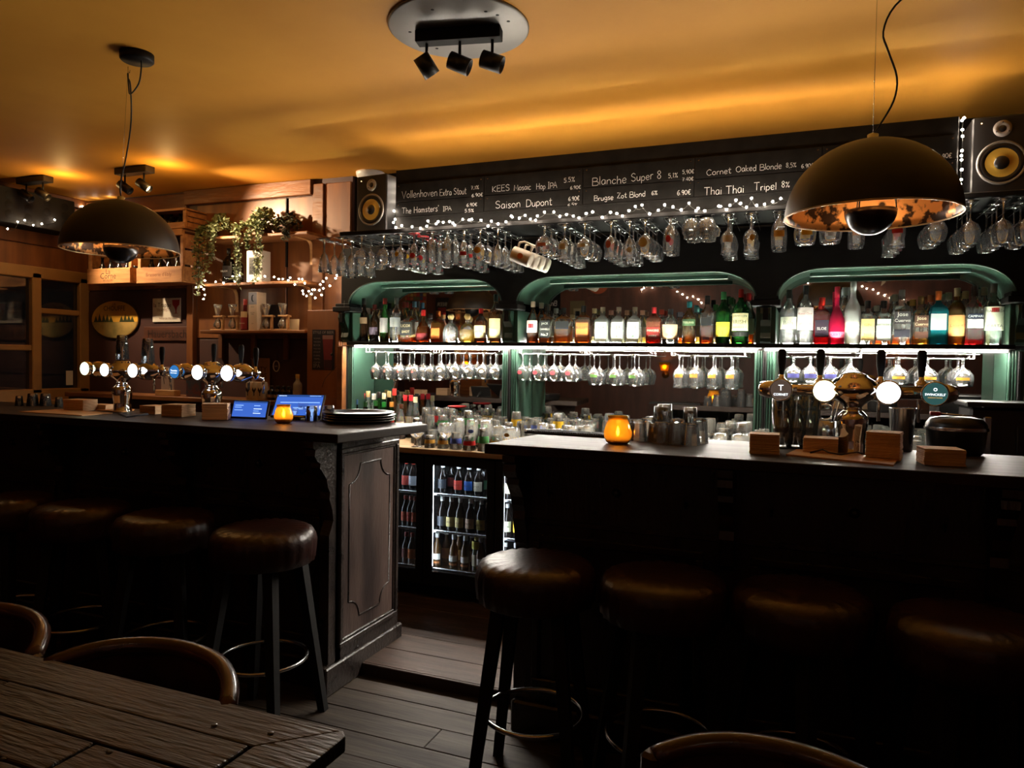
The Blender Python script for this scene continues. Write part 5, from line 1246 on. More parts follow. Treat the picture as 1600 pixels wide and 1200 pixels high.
SB = [
 (568, 18, 466, 'dark brown cream-liqueur bottle at the window end of the lit shelf', dict(style='slim', glass=BRN, op=.5, lab=s2l(120, 96, 70), lz=(.42, .56), cap=BLK)),
 (585, 16, 476, 'nearly black liqueur bottle, second on the lit shelf', dict(style='slim', glass=BRN, op=.5, lab=s2l(52, 40, 52), lz=(.2, .4), cap=s2l(90, 30, 30))),
 (601, 15, 466, 'green bottle with grey label and red cap near the shelf start', dict(style='slim', glass=(.10, .45, .12), op=.25, liquid=s2l(196, 40, 36), level=.3, lab=s2l(120, 112, 112), lz=(.22, .55), cap=s2l(150, 40, 40))),
 (619, 20, 465, 'clear gin bottle with grey oval label', dict(style='round', glass=CL, lab=s2l(130, 130, 128), lz=(.34, .55), cap=s2l(90, 92, 92))),
 (640, 25, 485, 'clear square bottle with black label and orange dregs', dict(style='square', glass=CL, liquid=s2l(236, 120, 30), level=.16, lab=BLK, lz=(.22, .62), text=['LICOR', 'SHOT'], tcol=s2l(200, 180, 140), cap=BLK)),
 (661, 23, 484, 'conical orange liqueur bottle with red neck', dict(style='cone', glass=(.9, .5, .2), liquid=AMB, level=.5, lab=s2l(96, 20, 24), lz=(.08, .28), cap=s2l(176, 30, 30))),
 (684, 18, 486, 'amber square brandy bottle with orange cap', dict(style='square', glass=(.75, .38, .1), liquid=s2l(190, 92, 18), level=.6, lab=s2l(180, 96, 40), lz=(.12, .45), cap=s2l(206, 110, 50))),
 (704, 26, 490, 'clear squat tequila bottle with ball stopper', dict(style='squat', glass=CL, op=.18, cap=s2l(176, 150, 100), capround=True)),
 (730, 26, 490, 'pale gold squat tequila bottle with ball stopper', dict(style='squat', glass=CL, op=.14, liquid=s2l(236, 206, 110), level=.45, cap=s2l(150, 116, 66), capround=True)),
 (751, 21, 482, 'dark brown rum bottle with cream label and red cap', dict(style='round', glass=(.16, .06, .03), op=.3, lab=s2l(196, 176, 140), lz=(.14, .50), text=['KAROUL'], cap=s2l(170, 34, 34))),
 (774, 20, 460, 'tall brown bottle with cream label and black stopper', dict(style='round', glass=(.20, .10, .04), op=.3, lab=s2l(212, 190, 140), lz=(.10, .50), text=['Monkey'], cap=BLK)),
 (795, 16, 483, 'small clear bottle with white label against the first inner pillar', dict(style='slim', glass=CL, lab=s2l(236, 236, 230), lz=(.1, .6), cap=BLK)),
 (832, 19, 471, 'clear bottle with pink label and red disc beyond the first inner pillar', dict(style='slim', glass=CL, liquid=s2l(240, 130, 60), level=.28, lab=s2l(226, 206, 196), lz=(.25, .54), cap=s2l(220, 190, 170), lab2=(s2l(190, 40, 50), (.36, .46), .45))),
 (854, 20, 478, 'square whiskey bottle with black and white label', dict(style='square', glass=CL, liquid=s2l(214, 130, 50), level=.16, lab=BLK, lz=(.14, .60), text=['JACK', 'DANIELS', 'No.7'], tcol=WHT, cap=BLK)),
 (880, 27, 481, 'wide amber whiskey bottle with dark shoulder label', dict(style='flask', glass=(.95, .9, .8), liquid=s2l(222, 140, 30), level=.48, lab=BLK, lz=(.40, .62), cap=BLK, text=None)),
 (911, 24, 478, 'flat amber bourbon bottle with copper label', dict(style='flask', glass=(.95, .85, .7), liquid=s2l(210, 110, 30), level=.62, lab=s2l(206, 120, 60), lz=(.08, .55), text=['BULLEIT', 'WHISKEY'], cap=BLK)),
 (941, 22, 480, 'first of three frosted white gin bottles with green dot', dict(style='square', glass=CL, op=.35, lab=s2l(220, 222, 206), lz=(.06, .58), text=['ISLE', 'GIN'], cap=s2l(220, 214, 190), lab2=(s2l(70, 140, 90), (.17, .23), .14))),
 (966, 22, 480, 'middle one of three frosted white gin bottles with green dot', dict(style='square', glass=CL, op=.35, lab=s2l(220, 222, 206), lz=(.06, .58), text=['ISLE', 'GIN'], cap=s2l(220, 214, 190), lab2=(s2l(70, 140, 90), (.17, .23), .14))),
 (991, 22, 480, 'last of three frosted white gin bottles with green dot', dict(style='square', glass=CL, op=.35, lab=s2l(220, 222, 206), lz=(.06, .58), text=['ISLE', 'GIN'], cap=s2l(220, 214, 190), lab2=(s2l(70, 140, 90), (.17, .23), .14))),
 (1021, 23, 480, 'red printed gin bottle with orange slices', dict(style='flask', glass=(.9, .4, .25), op=.25, liquid=s2l(200, 60, 36), level=.6, lab=s2l(150, 34, 30), lz=(.12, .45), text=['MAKERS', 'MARK'], tcol=WHT, cap=s2l(170, 40, 44))),
 (1047, 25, 483, 'clear bottle with pale copper label and crest', dict(style='round', glass=CL, op=.12, lab=s2l(222, 180, 140), lz=(.14, .55), text=['O', 'SKIN'], tcol=s2l(90, 90, 100), cap=s2l(60, 60, 64))),
 (1076, 21, 471, 'amber bottle with green label and teal neck', dict(style='round', glass=(.95, .85, .6), liquid=s2l(226, 150, 40), level=.6, lab=s2l(60, 84, 50), lz=(.42, .58), cap=s2l(40, 130, 130), text=['TEELING'], tcol=CRM)),
 (1104, 20, 462, 'square whisky bottle with slanted black label', dict(style='square', glass=CL, liquid=s2l(216, 110, 30), level=.38, lab=BLK, lz=(.38, .54), cap=BLK, lab2=(s2l(60, 20, 12), (.08, .14), .5))),
 (1129, 22, 456, 'green bottle with orange and yellow label', dict(style='round', glass=GRNG, op=.2, lab=s2l(206, 190, 60), lz=(.14, .42), text=['TULLA', '2'], tcol=s2l(60, 90, 30), cap=(.02, .10, .03), liquid=(.10, .5, .05), level=.3)),
 (1156, 26, 452, 'green whiskey bottle with cream label and red cap', dict(style='round', glass=GRNG, op=.22, lab=s2l(222, 212, 166), lz=(.24, .56), text=['JAMESON', 'IRISH', 'WHISKEY'], tcol=s2l(50, 60, 40), cap=s2l(176, 26, 30), lab2=(BLK, (.14, .22), 1.1))),
 (1231, 25, 453, 'clear genever bottle with oval paper label beside the middle pillar', dict(style='round', glass=CL, op=.14, lab=s2l(216, 216, 196), lz=(.28, .50), text=['Bols'], tcol=s2l(70, 80, 60), cap=BLK)),
 (1257, 25, 446, 'tall clear vodka bottle with pale label and black cap', dict(style='round', glass=CL, op=.14, lab=s2l(206, 196, 192), lz=(.24, .62), text=['Ketel One', 'VODKA'], tcol=s2l(150, 36, 40), cap=BLK)),
 (1283, 24, 465, 'red liqueur bottle with dark label and red cap', dict(style='flask', glass=(.95, .5, .5), liquid=s2l(190, 24, 50), level=.62, lab=s2l(40, 24, 40), lz=(.16, .52), cap=s2l(190, 40, 30), text=['SLOE'], tcol=WHT)),
 (1306, 25, 448, 'opaque hot pink spirit bottle', dict(style='cone', glass=s2l(226, 40, 92), op=.75, cap=s2l(200, 40, 70), lab=s2l(240, 120, 150), lz=(.12, .22), text=['PUERTO'], tcol=s2l(190, 20, 70), neck=.012)),
 (1331, 24, 440, 'tallest frosted vodka bottle with slim neck', dict(style='slim', glass=CL, op=.55, lab=s2l(206, 206, 190), lz=(.2, .36), text=['BELVEDERE'], tcol=s2l(90, 110, 130), cap=s2l(200, 206, 200))),
 (1354, 23, 470, 'short clear bottle with tan newsprint label and black cap', dict(style='square', glass=CL, op=.14, lab=s2l(200, 170, 110), lz=(.10, .58), text=['GIN', 'No3'], tcol=s2l(110, 80, 40), cap=BLK)),
 (1379, 24, 470, 'short clear bottle with pale blue arch label and black cap', dict(style='square', glass=CL, op=.14, lab=s2l(176, 186, 180), lz=(.10, .58), text=['BROKERS', 'DRY'], tcol=s2l(90, 80, 60), cap=BLK)),
 (1407, 27, 453, 'clear tequila bottle with black shield and black foot label', dict(style='square', glass=CL, op=.14, lab=s2l(50, 44, 48), lz=(.38, .60), text=['Jose', 'Cuervo'], tcol=WHT, cap=s2l(150, 150, 150), lab2=(s2l(26, 24, 34), (.14, .28), .8))),
 (1437, 23, 463, 'gold tequila bottle with brown shield and brown foot label', dict(style='square', glass=CL, liquid=s2l(226, 190, 96), level=.12, lab=s2l(70, 44, 30), lz=(.36, .60), text=['Jose', 'Cuervo'], tcol=CRM, cap=s2l(120, 90, 50), lab2=(s2l(70, 40, 28), (.14, .27), .8))),
 (1464, 27, 455, 'opaque teal bottle with silver label and orange cap', dict(style='flask', glass=s2l(30, 130, 140), op=.7, lab=s2l(150, 160, 160), lz=(.28, .58), cap=s2l(196, 96, 40))),
 (1493, 25, 450, 'full golden liqueur bottle with orange label', dict(style='round', glass=(.95, .75, .3), liquid=s2l(206, 140, 24), level=.78, lab=s2l(216, 150, 90), lz=(.16, .52), text=['Licor 43'], tcol=s2l(180, 60, 30), cap=s2l(130, 110, 80))),
 (1520, 26, 447, 'clear aperitif bottle with navy label and red liquid', dict(style='square', glass=CL, liquid=s2l(206, 10, 40), level=.28, lab=s2l(28, 36, 60), lz=(.44, .53), text=['CAMPARI'], tcol=(.9, .9, .9), cap=s2l(80, 60, 56), lab2=(s2l(226, 222, 214), (.29, .435), .8))),
 (1550, 29, 443, 'white rum bottle with red disc label at the far shelf end', dict(style='round', glass=(.86, .97, .9), op=.2, lab=s2l(214, 220, 196), lz=(.24, .62), text=['BACARDI', '', 'CARTA'], tcol=(.05, .05, .05), cap=s2l(150, 150, 146), lab2=(s2l(190, 44, 40), (.53, .60), .35))),
]
for a in SB: sb(a[0], a[1], a[2], a[3], **a[4])
RB = [(595, 472, 'black', BLK), (631, 472, 'red', s2l(200, 70, 60)), (647, 471, 'pale blue', s2l(120, 170, 200)), (672, 492, 'grey', s2l(150, 150, 150)), (692, 492, 'tan', s2l(180, 140, 90)), (845, 473, 'white', s2l(226, 214, 200)), (868, 482, 'silver', s2l(170, 170, 170)), (894, 492, 'cream', s2l(220, 200, 150)),
      (928, 482, 'pale wood', s2l(206, 180, 130)), (954, 485, 'pink', s2l(226, 170, 150)), (979, 485, 'peach', s2l(226, 170, 140)), (1003, 485, 'salmon', s2l(220, 170, 140)), (1033, 484, 'bright red', s2l(226, 90, 70)), (1062, 488, 'lavender', s2l(180, 180, 200)), (1088, 480, 'turquoise', s2l(120, 190, 190)), (1117, 476, 'green', s2l(40, 120, 50)), (1141, 465, 'dark green', s2l(30, 90, 40)), (1168, 458, 'crimson', s2l(190, 40, 44)),
      (1318, 449, 'white and teal', s2l(190, 210, 206)), (1345, 478, 'grey', s2l(170, 168, 160)), (1368, 478, 'stone', s2l(170, 165, 150)), (1396, 460, 'off-white', s2l(220, 216, 200)), (1424, 468, 'gold', s2l(220, 170, 80)), (1452, 461, 'coral', s2l(226, 120, 80)), (1480, 457, 'ivory', s2l(232, 224, 200)), (1506, 455, 'honey', s2l(220, 180, 120)), (1535, 449, 'cream-white', s2l(236, 226, 200))]
for i, (px, top, nm, c) in enumerate(RB):
    sb(px, 20, top, f'clear bottle with {nm} cap, {ORD[i]} in the rear row by the mirror', Y=4.335, style='slim', glass=CL, op=.15, cap=c, liquid=random.choice((None, AMB, s2l(236, 226, 190), s2l(230, 200, 120))), level=.4, lab=s2l(226, 214, 190), lz=(.2, .5), group='rear row of spirit bottles')
# syrup and liqueur bottles on the counter by the wooden cabinet
CB = [(549, 606, 'red', s2l(150, 20, 24)), (558, 611, 'black', BLK), (567, 614, 'red', s2l(196, 50, 50)), (575, 611, 'tan', s2l(196, 160, 110)), (584, 615, 'white', s2l(220, 214, 200)), (592, 612, 'dark', s2l(40, 30, 30)), (600, 614, 'cream', s2l(220, 200, 160)), (608, 611, 'straw', s2l(206, 180, 120)), (616, 607, 'red spout', s2l(190, 40, 34)), (624, 617, 'black', BLK), (633, 617, 'scarlet', s2l(200, 40, 50)), (642, 617, 'crimson', s2l(196, 36, 50)), (649, 620, 'ivory', s2l(216, 200, 160)), (556, 624, 'blue', s2l(60, 90, 140)), (571, 628, 'dark green', s2l(24, 60, 30)), (587, 626, 'green', s2l(40, 110, 50)), (600, 628, 'bottle green', s2l(30, 130, 50)), (612, 628, 'orange', s2l(210, 140, 60)), (627, 631, 'brown', s2l(90, 50, 30))]
for i, (px, top, nm, c) in enumerate(CB):
    yy = 4.27 if i < 13 else 4.18
    a = P(px, 640, Y=yy); h = P(px, top, Y=yy).z-ZK
    bottle((a.x, yy, ZK), .062, h, f'{nm}-capped syrup bottle in the {"rear" if i < 13 else "front"} counter row, {ORD[i if i < 13 else i-13]} from the cabinet', style='slim', glass=random.choice((CL, GRNG, BRN, (.5, .25, .1), CL)), op=.16, cap=c, liquid=random.choice((None, s2l(190, 40, 30), AMB, (.1, .4, .08))), level=.5, lab=random.choice((s2l(226, 214, 190), s2l(200, 60, 50), s2l(230, 190, 100), BLK)), lz=(.15, .5), group='syrup bottles on the back counter')

# ---------------------------------------------------------------- beer in the fridge
def beer(x, y, z, h, w, label, glass, lab, cap, lz=(.14, .45), text=None, lab2=None, liquid=None, style='slim'):
    bottle((x, y, z+.0005), w, h, label, style=style, glass=glass, op=.45, cap=cap, lab=lab, lz=lz, text=text, lab2=lab2, group='beer bottles in the fridge', neck=.012, liquid=liquid)
DK = (.03, .014, .008)
def fb(px, shelf, h, w, label, lab, cap=(.6, .6, .58), glass=DK, lz=(.14, .46), text=None, lab2=None, y=None):
    yy = YK+.115 if y is None else y
    beer(PX(px, yy, [870, 810, 750][shelf]), yy, FSH[shelf], h, w, label, glass, lab, cap, lz, text, lab2)
WL = s2l(216, 206, 184)
for px, lab, nm, txt in ((692, s2l(46, 52, 62), 'grey-blue labelled', 'IPA'), (717, s2l(206, 60, 46), 'red labelled', 'ROOD'), (733, s2l(36, 90, 170), 'blue labelled', 'BLAU'), (748, WL, 'cream labelled', 'BRUT')):
    fb(px, 2, .172, .060, f'{nm} beer bottle on the top shelf behind the middle fridge door', lab, text=[txt])
for px, lab, nm in ((705, s2l(110, 26, 26), 'dark red labelled'), (756, s2l(50, 100, 70), 'green labelled')):
    fb(px, 2, .172, .056, f'{nm} beer bottle half hidden on the top middle fridge shelf', lab, y=YK+.19)
for px, lab, nm, txt in ((691, s2l(60, 64, 72), 'grey oval labelled', ''), (705, s2l(214, 196, 130), 'first gold diamond labelled', 'ORVAL'), (719, s2l(214, 196, 130), 'second gold diamond labelled', 'ORVAL'), (735, s2l(222, 190, 160), 'pink-cream labelled', 'TRIPEL'), (752, s2l(206, 190, 90), 'yellow labelled', 'GEUZE')):
    fb(px, 1, .195, .060, f'{nm} beer bottle on the middle shelf of the centre fridge', lab, text=[txt] if txt else None, lz=(.10, .40))
fb(744, 1, .195, .056, 'pale labelled beer bottle in the second rank of the centre fridge', s2l(226, 196, 170), y=YK+.2)
for px, nm, c in ((683, 'first', s2l(225, 222, 214)), (709, 'third', s2l(225, 222, 214)), (727, 'fourth', s2l(225, 222, 214)), (751, 'last', s2l(226, 222, 206))):
    fb(px, 0, .198, .056, f'{nm} amber soda bottle with white print on the bottom centre shelf', c, glass=(.30, .14, .03), lz=(.20, .38), lab2=(s2l(200, 120, 60), (.08, .14), 1.0))
for px, nm in ((697, 'second'), (717, 'middle'), (737, 'fifth')):
    fb(px, 0, .198, .056, f'{nm} amber soda bottle in the rear rank of the bottom centre shelf', s2l(200, 150, 80), glass=(.26, .12, .03), y=YK+.2)
fb(744, 0, .21, .052, 'yellow-collared green bottle at the bottom of the centre fridge', s2l(230, 226, 190), cap=s2l(220, 200, 60), glass=(.06, .16, .03), lab2=(s2l(210, 200, 50), (.62, .84), 1.2))
for px, sh_, lab, nm in ((635, 2, s2l(206, 80, 70), 'red labelled bottle, upper shelf'), (646, 2, s2l(200, 206, 220), 'white labelled bottle, upper shelf'), (634, 1, s2l(214, 90, 50), 'orange labelled bottle, middle shelf'), (642, 1, s2l(206, 80, 60), 'red-orange labelled bottle, middle shelf'), (649, 1, s2l(220, 100, 60), 'bright orange labelled bottle, middle shelf'), (635, 0, s2l(110, 40, 36), 'dark labelled bottle, bottom shelf'), (644, 0, s2l(220, 120, 40), 'orange labelled bottle, bottom shelf')):
    fb(px, sh_, .18, .058, f'{nm} of the fridge door beside the bar end', lab, cap=s2l(190, 60, 50))
for px, sh_, lab, nm, txt in ((795, 2, CRM, 'cream arch-labelled bottle, upper shelf', 'DUVEL'), (811, 2, s2l(230, 216, 130), 'pale yellow labelled bottle, upper shelf', ''), (793, 1, s2l(206, 210, 176), 'pale green labelled bottle, middle shelf', 'SAISON'), (810, 1, s2l(226, 180, 50), 'yellow dotted bottle, middle shelf', ''), (790, 0, s2l(40, 80, 160), 'blue can-like bottle, bottom shelf', ''), (806, 0, s2l(46, 90, 170), 'second blue can-like bottle, bottom shelf', '')):
    fb(px, sh_, .19, .060, f'{nm} of the fridge door beside the nearest stool', lab, text=[txt] if txt else None)
# ================================================================== things on the panelled wall
YW = 4.384
def wb(px, py, Y): return P(px, py, Y=Y)
# wooden wall shelves
def wall_shelf(pa, pb, py, label, dep, br, mat='shelf_wood'):
    yf = YW-dep; a = wb(pa, py, yf); b = wb(pb, py, yf)
    t = thing('wall_shelf', label, 'shelf', (0, 0, 0)); z = a.z
    MB().bbox(a.x, b.x, yf, YW-.001, z-.022, z, .004).build('shelf_board', M[mat], t)
    for px in br:
        x = PX(px, yf+.05, py)
        pts = [(x, YW-.01, z-.20), (x, YW-.012, z-.09), (x, YW-.03, z-.045), (x, YW-.07, z-.03), (x, yf+.03, z-.028)]
        sm_ = smooth_path(pts, 4); mb = MB()
        vs = []
        for q in sm_: vs += [(q.x-.014, q.y, q.z), (q.x+.014, q.y, q.z)]
        n = len(sm_); vs2 = [(v[0], v[1]+.004 if True else 0, v[2]+.006) for v in vs]
        mb.add(vs+vs2, [(2*i, 2*i+1, 2*i+3, 2*i+2) for i in range(n-1)]+[(2*n+2*i+2, 2*n+2*i+3, 2*n+2*i+1, 2*n+2*i) for i in range(n-1)]+[(2*i, 2*i+2, 2*n+2*i+2, 2*n+2*i) for i in range(n-1)]+[(2*i+3, 2*i+1, 2*n+2*i+1, 2*n+2*i+3) for i in range(n-1)])
        mb.build('bracket', M['pale_wood'], t)
    return z, yf
z1, y1_ = wall_shelf(316, 480, 371, 'top wooden wall shelf carrying trailing plants', .24, (462,))
z2, y2_ = wall_shelf(318, 478, 443, 'middle wooden wall shelf draped with fairy lights', .22, (346, 462))
z3, y3_ = wall_shelf(312, 476, 516, 'lower wooden wall shelf carrying flask glasses and gift boxes', .22, ())
t = thing('shelf_bracket_rail', 'row of dark wooden brackets under the lowest wall shelf', 'brackets', (0, 0, 0))
for px in (343, 394, 445):
    x = PX(px, YW-.03, 540); MB().bbox(x-.02, x+.02, YW-.025, YW+.003, z3-.21, z3-.023, .003).build('bracket', M['wood_up'], t)
# trailing plants
def plant(px, y, z, spread, trails, label, mat, n=230, rz=.13):
    x = PX(px, y, 370); t = thing('trailing_plant', label, 'plant', (x, y, z), group='trailing plants on the top shelf')
    MB().lathe([(0, 0), (.05, 0), (.065, .07), (.06, .072), (.045, .01), (0, .008)], 16).build('pot', M['terracotta'], t)
    leaf = MB(); stm = MB()
    def lf(p, s):
        q = Matrix.Rotation(random.uniform(0, 6.28), 4, 'Z') @ Matrix.Rotation(random.uniform(-1.0, 1.0), 4, 'X') @ Matrix.Rotation(random.uniform(-1, 1), 4, 'Y')
        vs = [Vector(v)*s for v in ((0, 0, 0), (.45, .5, .1), (0, 1.1, 0), (-.45, .5, .1))]
        leaf.add([q @ v + p for v in vs], [(0, 1, 2), (0, 2, 3)])
    for k in range(int(n*1.5)):
        a = random.uniform(0, 6.28); e = random.uniform(-.1, 1.4); r = spread*random.uniform(.5, 1)
        lf(Vector((r*math.cos(a)*math.cos(e), .75*r*math.sin(a)*math.cos(e), .06+rz*math.sin(e)*random.uniform(.5, 1))), random.uniform(.020, .036))
    for (dx, ln) in trails:
        pts = [Vector((dx*.4, -.04, .08)), Vector((dx*.8, -.10, .07)), Vector((dx, -.135, 0)), Vector((dx+.01, -.14, -ln*.5)), Vector((dx-.005, -.135, -ln))]
        sp_ = smooth_path(pts, 7); stm.tube(sp_, .002, 4)
        for q in sp_:
            for m_ in range(6): lf(q+Vector((random.uniform(-.018, .018), random.uniform(-.015, .01), random.uniform(-.02, .02))), random.uniform(.017, .028))
    leaf.build('foliage', mat, t)['kind'] = 'stuff'
    if stm.v: stm.build('stems', M['leaf_dark'], t)
plant(346, YW-.13, z1+.0005, .115, ((-.09, .42), (-.055, .36), (.0, .26), (.05, .16), (-.11, .30)), 'pale green plant trailing low over the window end of the top shelf', M['leaf'])
plant(411, YW-.13, z1+.0005, .135, ((-.13, .32), (-.10, .36), (.06, .34), (.09, .28), (-.02, .10)), 'bushy plant trailing round the white gift box', M['leaf'], 280, .16)
plant(450, YW-.10, z1+.0005, .10, ((.09, .04),), 'dark low plant by the black cable duct', M['leaf_dark'], 160, .10)
# things on the middle shelf
a = wb(357, 440, YW-.12)
bottle((a.x, YW-.12, z2), .085, .27, 'large dark beer bottle on the middle wall shelf', style='round', glass=(.02, .012, .008), op=.5, cap=BLK, lab=s2l(50, 46, 44), lz=(.2, .5), text=['BRUGSE'], tcol=WHT, group='wall shelf bottles')
a = wb(373, 440, YW-.08)
bottle((a.x, YW-.08, z2), .07, .24, 'dark bottle half hidden behind the trailing plant', style='slim', glass=(.02, .012, .008), op=.5, cap=BLK, lab=BLK, group='wall shelf bottles')
def gift(c, w, d, h, label, mat, rz, rows, name='gift_box'):
    t = thing(name, label, 'box', c, rz); MB().bbox(-w/2, w/2, -d/2, d/2, 0, h, .002).build('carton', mat, t)
    for (x0, x1, za, zb, m_) in rows: MB().box(x0, x1, -d/2-.0012, -d/2-.0002, za, zb).build('printed_field', m_, t)
    return t
a = wb(404, 441, YW-.12)
g = gift((a.x, YW-.12, z2), .135, .10, .235, 'white beer gift box with dark printed square among the plant trails', pm('carton_white', s2l(224, 220, 208), .6), .06, [(-.045, .045, .06, .185, col_mat(s2l(80, 80, 76)))])
for s, z in (('OUDE', .16), ('HAND', .135), ('KING', .11), ('BEER', .08)): letter(s, col_mat(s2l(30, 30, 30)), g, (0, -.053, z), width=.07)
# kwak-style flask glasses in wooden stands, lower shelf
fl_m = MB().lathe([(0, .0), (.016, .002), (.030, .018), (.032, .032), (.022, .055), (.013, .075), (.012, .09), (.018, .125), (.030, .175), (.032, .185), (.0305, .185)], 18).mesh('flask')
for i, (px, lab) in enumerate(((341, 'first flask glass in a wooden stand on the lower shelf'), (364, 'second flask glass in a wooden stand, beside the red bottle'), (417, 'third flask glass in a wooden stand, beside the tall box'), (442, 'last flask glass in a wooden stand by the small card'))):
    a = wb(px, 514, YW-.13); t = thing('flask_glass', lab, 'glass', (a.x, YW-.13, z3), group='flask glasses in wooden stands')
    MB().bbox(-.055, .06, -.03, .03, 0, .012, .004).build('stand_base', M['pale_wood'], t)
    MB().bbox(.036, .052, -.012, .012, .012, .115, .003).build('stand_post', M['pale_wood'], t)
    MB().bbox(-.03, .058, -.024, -.012, .098, .112, .003).bbox(-.03, .058, .012, .024, .098, .112, .003).build('stand_arm', M['pale_wood'], t)
    obj('flask', fl_m, M['glass_counter'], t, (-.005, 0, .0125))
a = wb(383, 514, YW-.12)
bottle((a.x, YW-.12, z3), .062, .235, 'wrapped red and cream spotted bottle between the flask glasses', style='cone', glass=s2l(130, 40, 40), op=.85, cap=s2l(190, 60, 50), lab=s2l(150, 44, 44), lz=(.05, .42), text=['Delirium'], tcol=CRM, lab2=(s2l(216, 180, 130), (.42, .60), 1.2), group='wall shelf bottles')
a = wb(402, 515, YW-.13)
g = gift((a.x, YW-.13, z3), .088, .088, .28, 'tall cream wine box with a crescent moon, lower wall shelf', pm('carton_cream', s2l(214, 188, 158), .6), -.12, [(-.042, .042, .19, .278, col_mat(s2l(150, 146, 150)))])
MB().prism([(.018*math.cos(a_)+.004, .235+.026*math.sin(a_)) for a_ in [math.radians(60+24*k) for k in range(11)]]+[(.008*math.cos(a_)+.008, .235+.022*math.sin(a_)) for a_ in [math.radians(300-24*k) for k in range(11)]], -.0458, -.0452, 'y').build('moon_print', col_mat(s2l(30, 34, 44)), g)
for s, z, w in (('MOON', .172, .035), ('CHATEAU', .13, .05), ('TRIPEL', .118, .03), ('2019', .05, .02)): letter(s, col_mat(s2l(90, 70, 60)), g, (0, -.0455, z), width=w)
a = wb(458, 515, YW-.10)
tag(MB().bbox(-.05, .05, -.004, .004, 0, .085, .002).build('greeting_card', pm('card_tan', s2l(200, 176, 136), .7), None, (a.x, YW-.10, z3), (math.radians(-6), 0, 0)), 'small tan card standing at the end of the lower wall shelf', 'card')
a = wb(431, 478, YW-.02)
ds = thing('dark_sign', 'small dark sign with faint lettering behind the flask glasses', 'sign', (a.x, YW-.02, z3+.0)); MB().bbox(-.06, .06, -.004, .004, 0, .20, .002).build('plate', col_mat(s2l(34, 26, 26)), ds)
letter('CAFE', col_mat(s2l(90, 70, 60)), ds, (0, -.0055, .12), width=.07)
# beer crates with bottles
def crate(px0, px1, pyb, pyt, label, txt, yf=4.16):
    a = wb(px0, pyb, yf); b = wb(px1, pyb, yf); z0 = a.z; z1 = wb(px0, pyt, yf).z; w = b.x-a.x; h = z1-z0; dp = YW-yf-.002
    t = thing('beer_crate', label, 'crate', (a.x, yf, z0), group='wooden beer crates on the wall')
    fs_ = MB().bbox(0, w, 0, .012, 0, h*.30, .002).build('front_slat', M['crate_wood'], t)
    MB().bbox(0, w, 0, .012, h*.88, h, .002).build('top_slat', M['crate_wood'], t)
    MB().bbox(0, w, .012, dp, 0, .012, .002).build('bottom_board', M['crate_wood'], t)
    MB().bbox(0, w, .012, dp, h-.012, h, .002).build('top_board', M['crate_wood'], t)
    for x in (.0, w-.03): MB().bbox(x, x+.03, .0125, .03, .012, h-.012, .002).build('corner_post', M['crate_wood'], t)
    for x in (.0, w-.010):
        for k in range(3): MB().bbox(x, x+.010, .031, dp, .014+k*(h-.03)/3, .014+k*(h-.03)/3+(h-.03)/3*.86, .001).build('side_slat', M['crate_wood'], t)
    MB().box(.012, w-.012, dp-.006, dp, .014, h-.014).build('rear_board', M['wood_low'], t)
    for s, zf, ww, m_ in txt: letter(s, m_, fs_, (w*.5, -.0008, h*zf), width=w*ww)
    for x in (.012, w-.012):
        for zz in (h*.06, h*.24): MB().lathe([(0, .001), (.003, 0)], 6, m=Matrix.Rotation(PI/2, 4, 'X'), c=(x, -.0005, zz)).build('nail', M['steel_dark'], fs_)
    return t, w, h, dp
INK = pm('ink_brown', s2l(60, 36, 24), .8); FADE = pm('ink_faded', s2l(120, 70, 44), .8)
MBK = [('window-side lower', 136, 203, 444, 366, [('La', .235, .10, INK), ('Corne', .15, .36, INK), ('BOUILLON', .06, .22, INK)]), ('shelf-side lower', 213, 284, 443, 362, [('Brasserie d\'Ebly', .15, .56, FADE)]),
       ('window-side upper', 142, 205, 366, 330, []), ('shelf-side upper', 216, 288, 361, 330, [])]
crm = MB().lathe([(0, 0), (.028, 0), (.029, .10), (.024, .125), (.012, .15), (.011, .19), (.013, .19), (.013, .205), (0, .206)], 12).mesh('crate_bottle')
M['dark_glass'] = pm('dark_bottle_glass', (.008, .007, .006), .12)
for nm, a0, a1, b0, b1, tx in MBK:
    t, w, h, dp = crate(a0, a1, b0, b1, f'{nm} wooden beer crate with bottles mounted above the round sign', tx)
    n = 5 if h > .2 else 5
    for k in range(n):
        o = obj('beer_bottle', crm, M['dark_glass'], None, (t.location.x+.05+(w-.10)*k/(n-1), t.location.y+.10, t.location.z+.0122)); o.scale = (1, 1, min(1.05, (h-.03)/.21))
        tag(o, f'{ORD[k]} dark bottle standing in the {nm} wooden crate', 'bottle', 'dark bottles in the wooden crates')
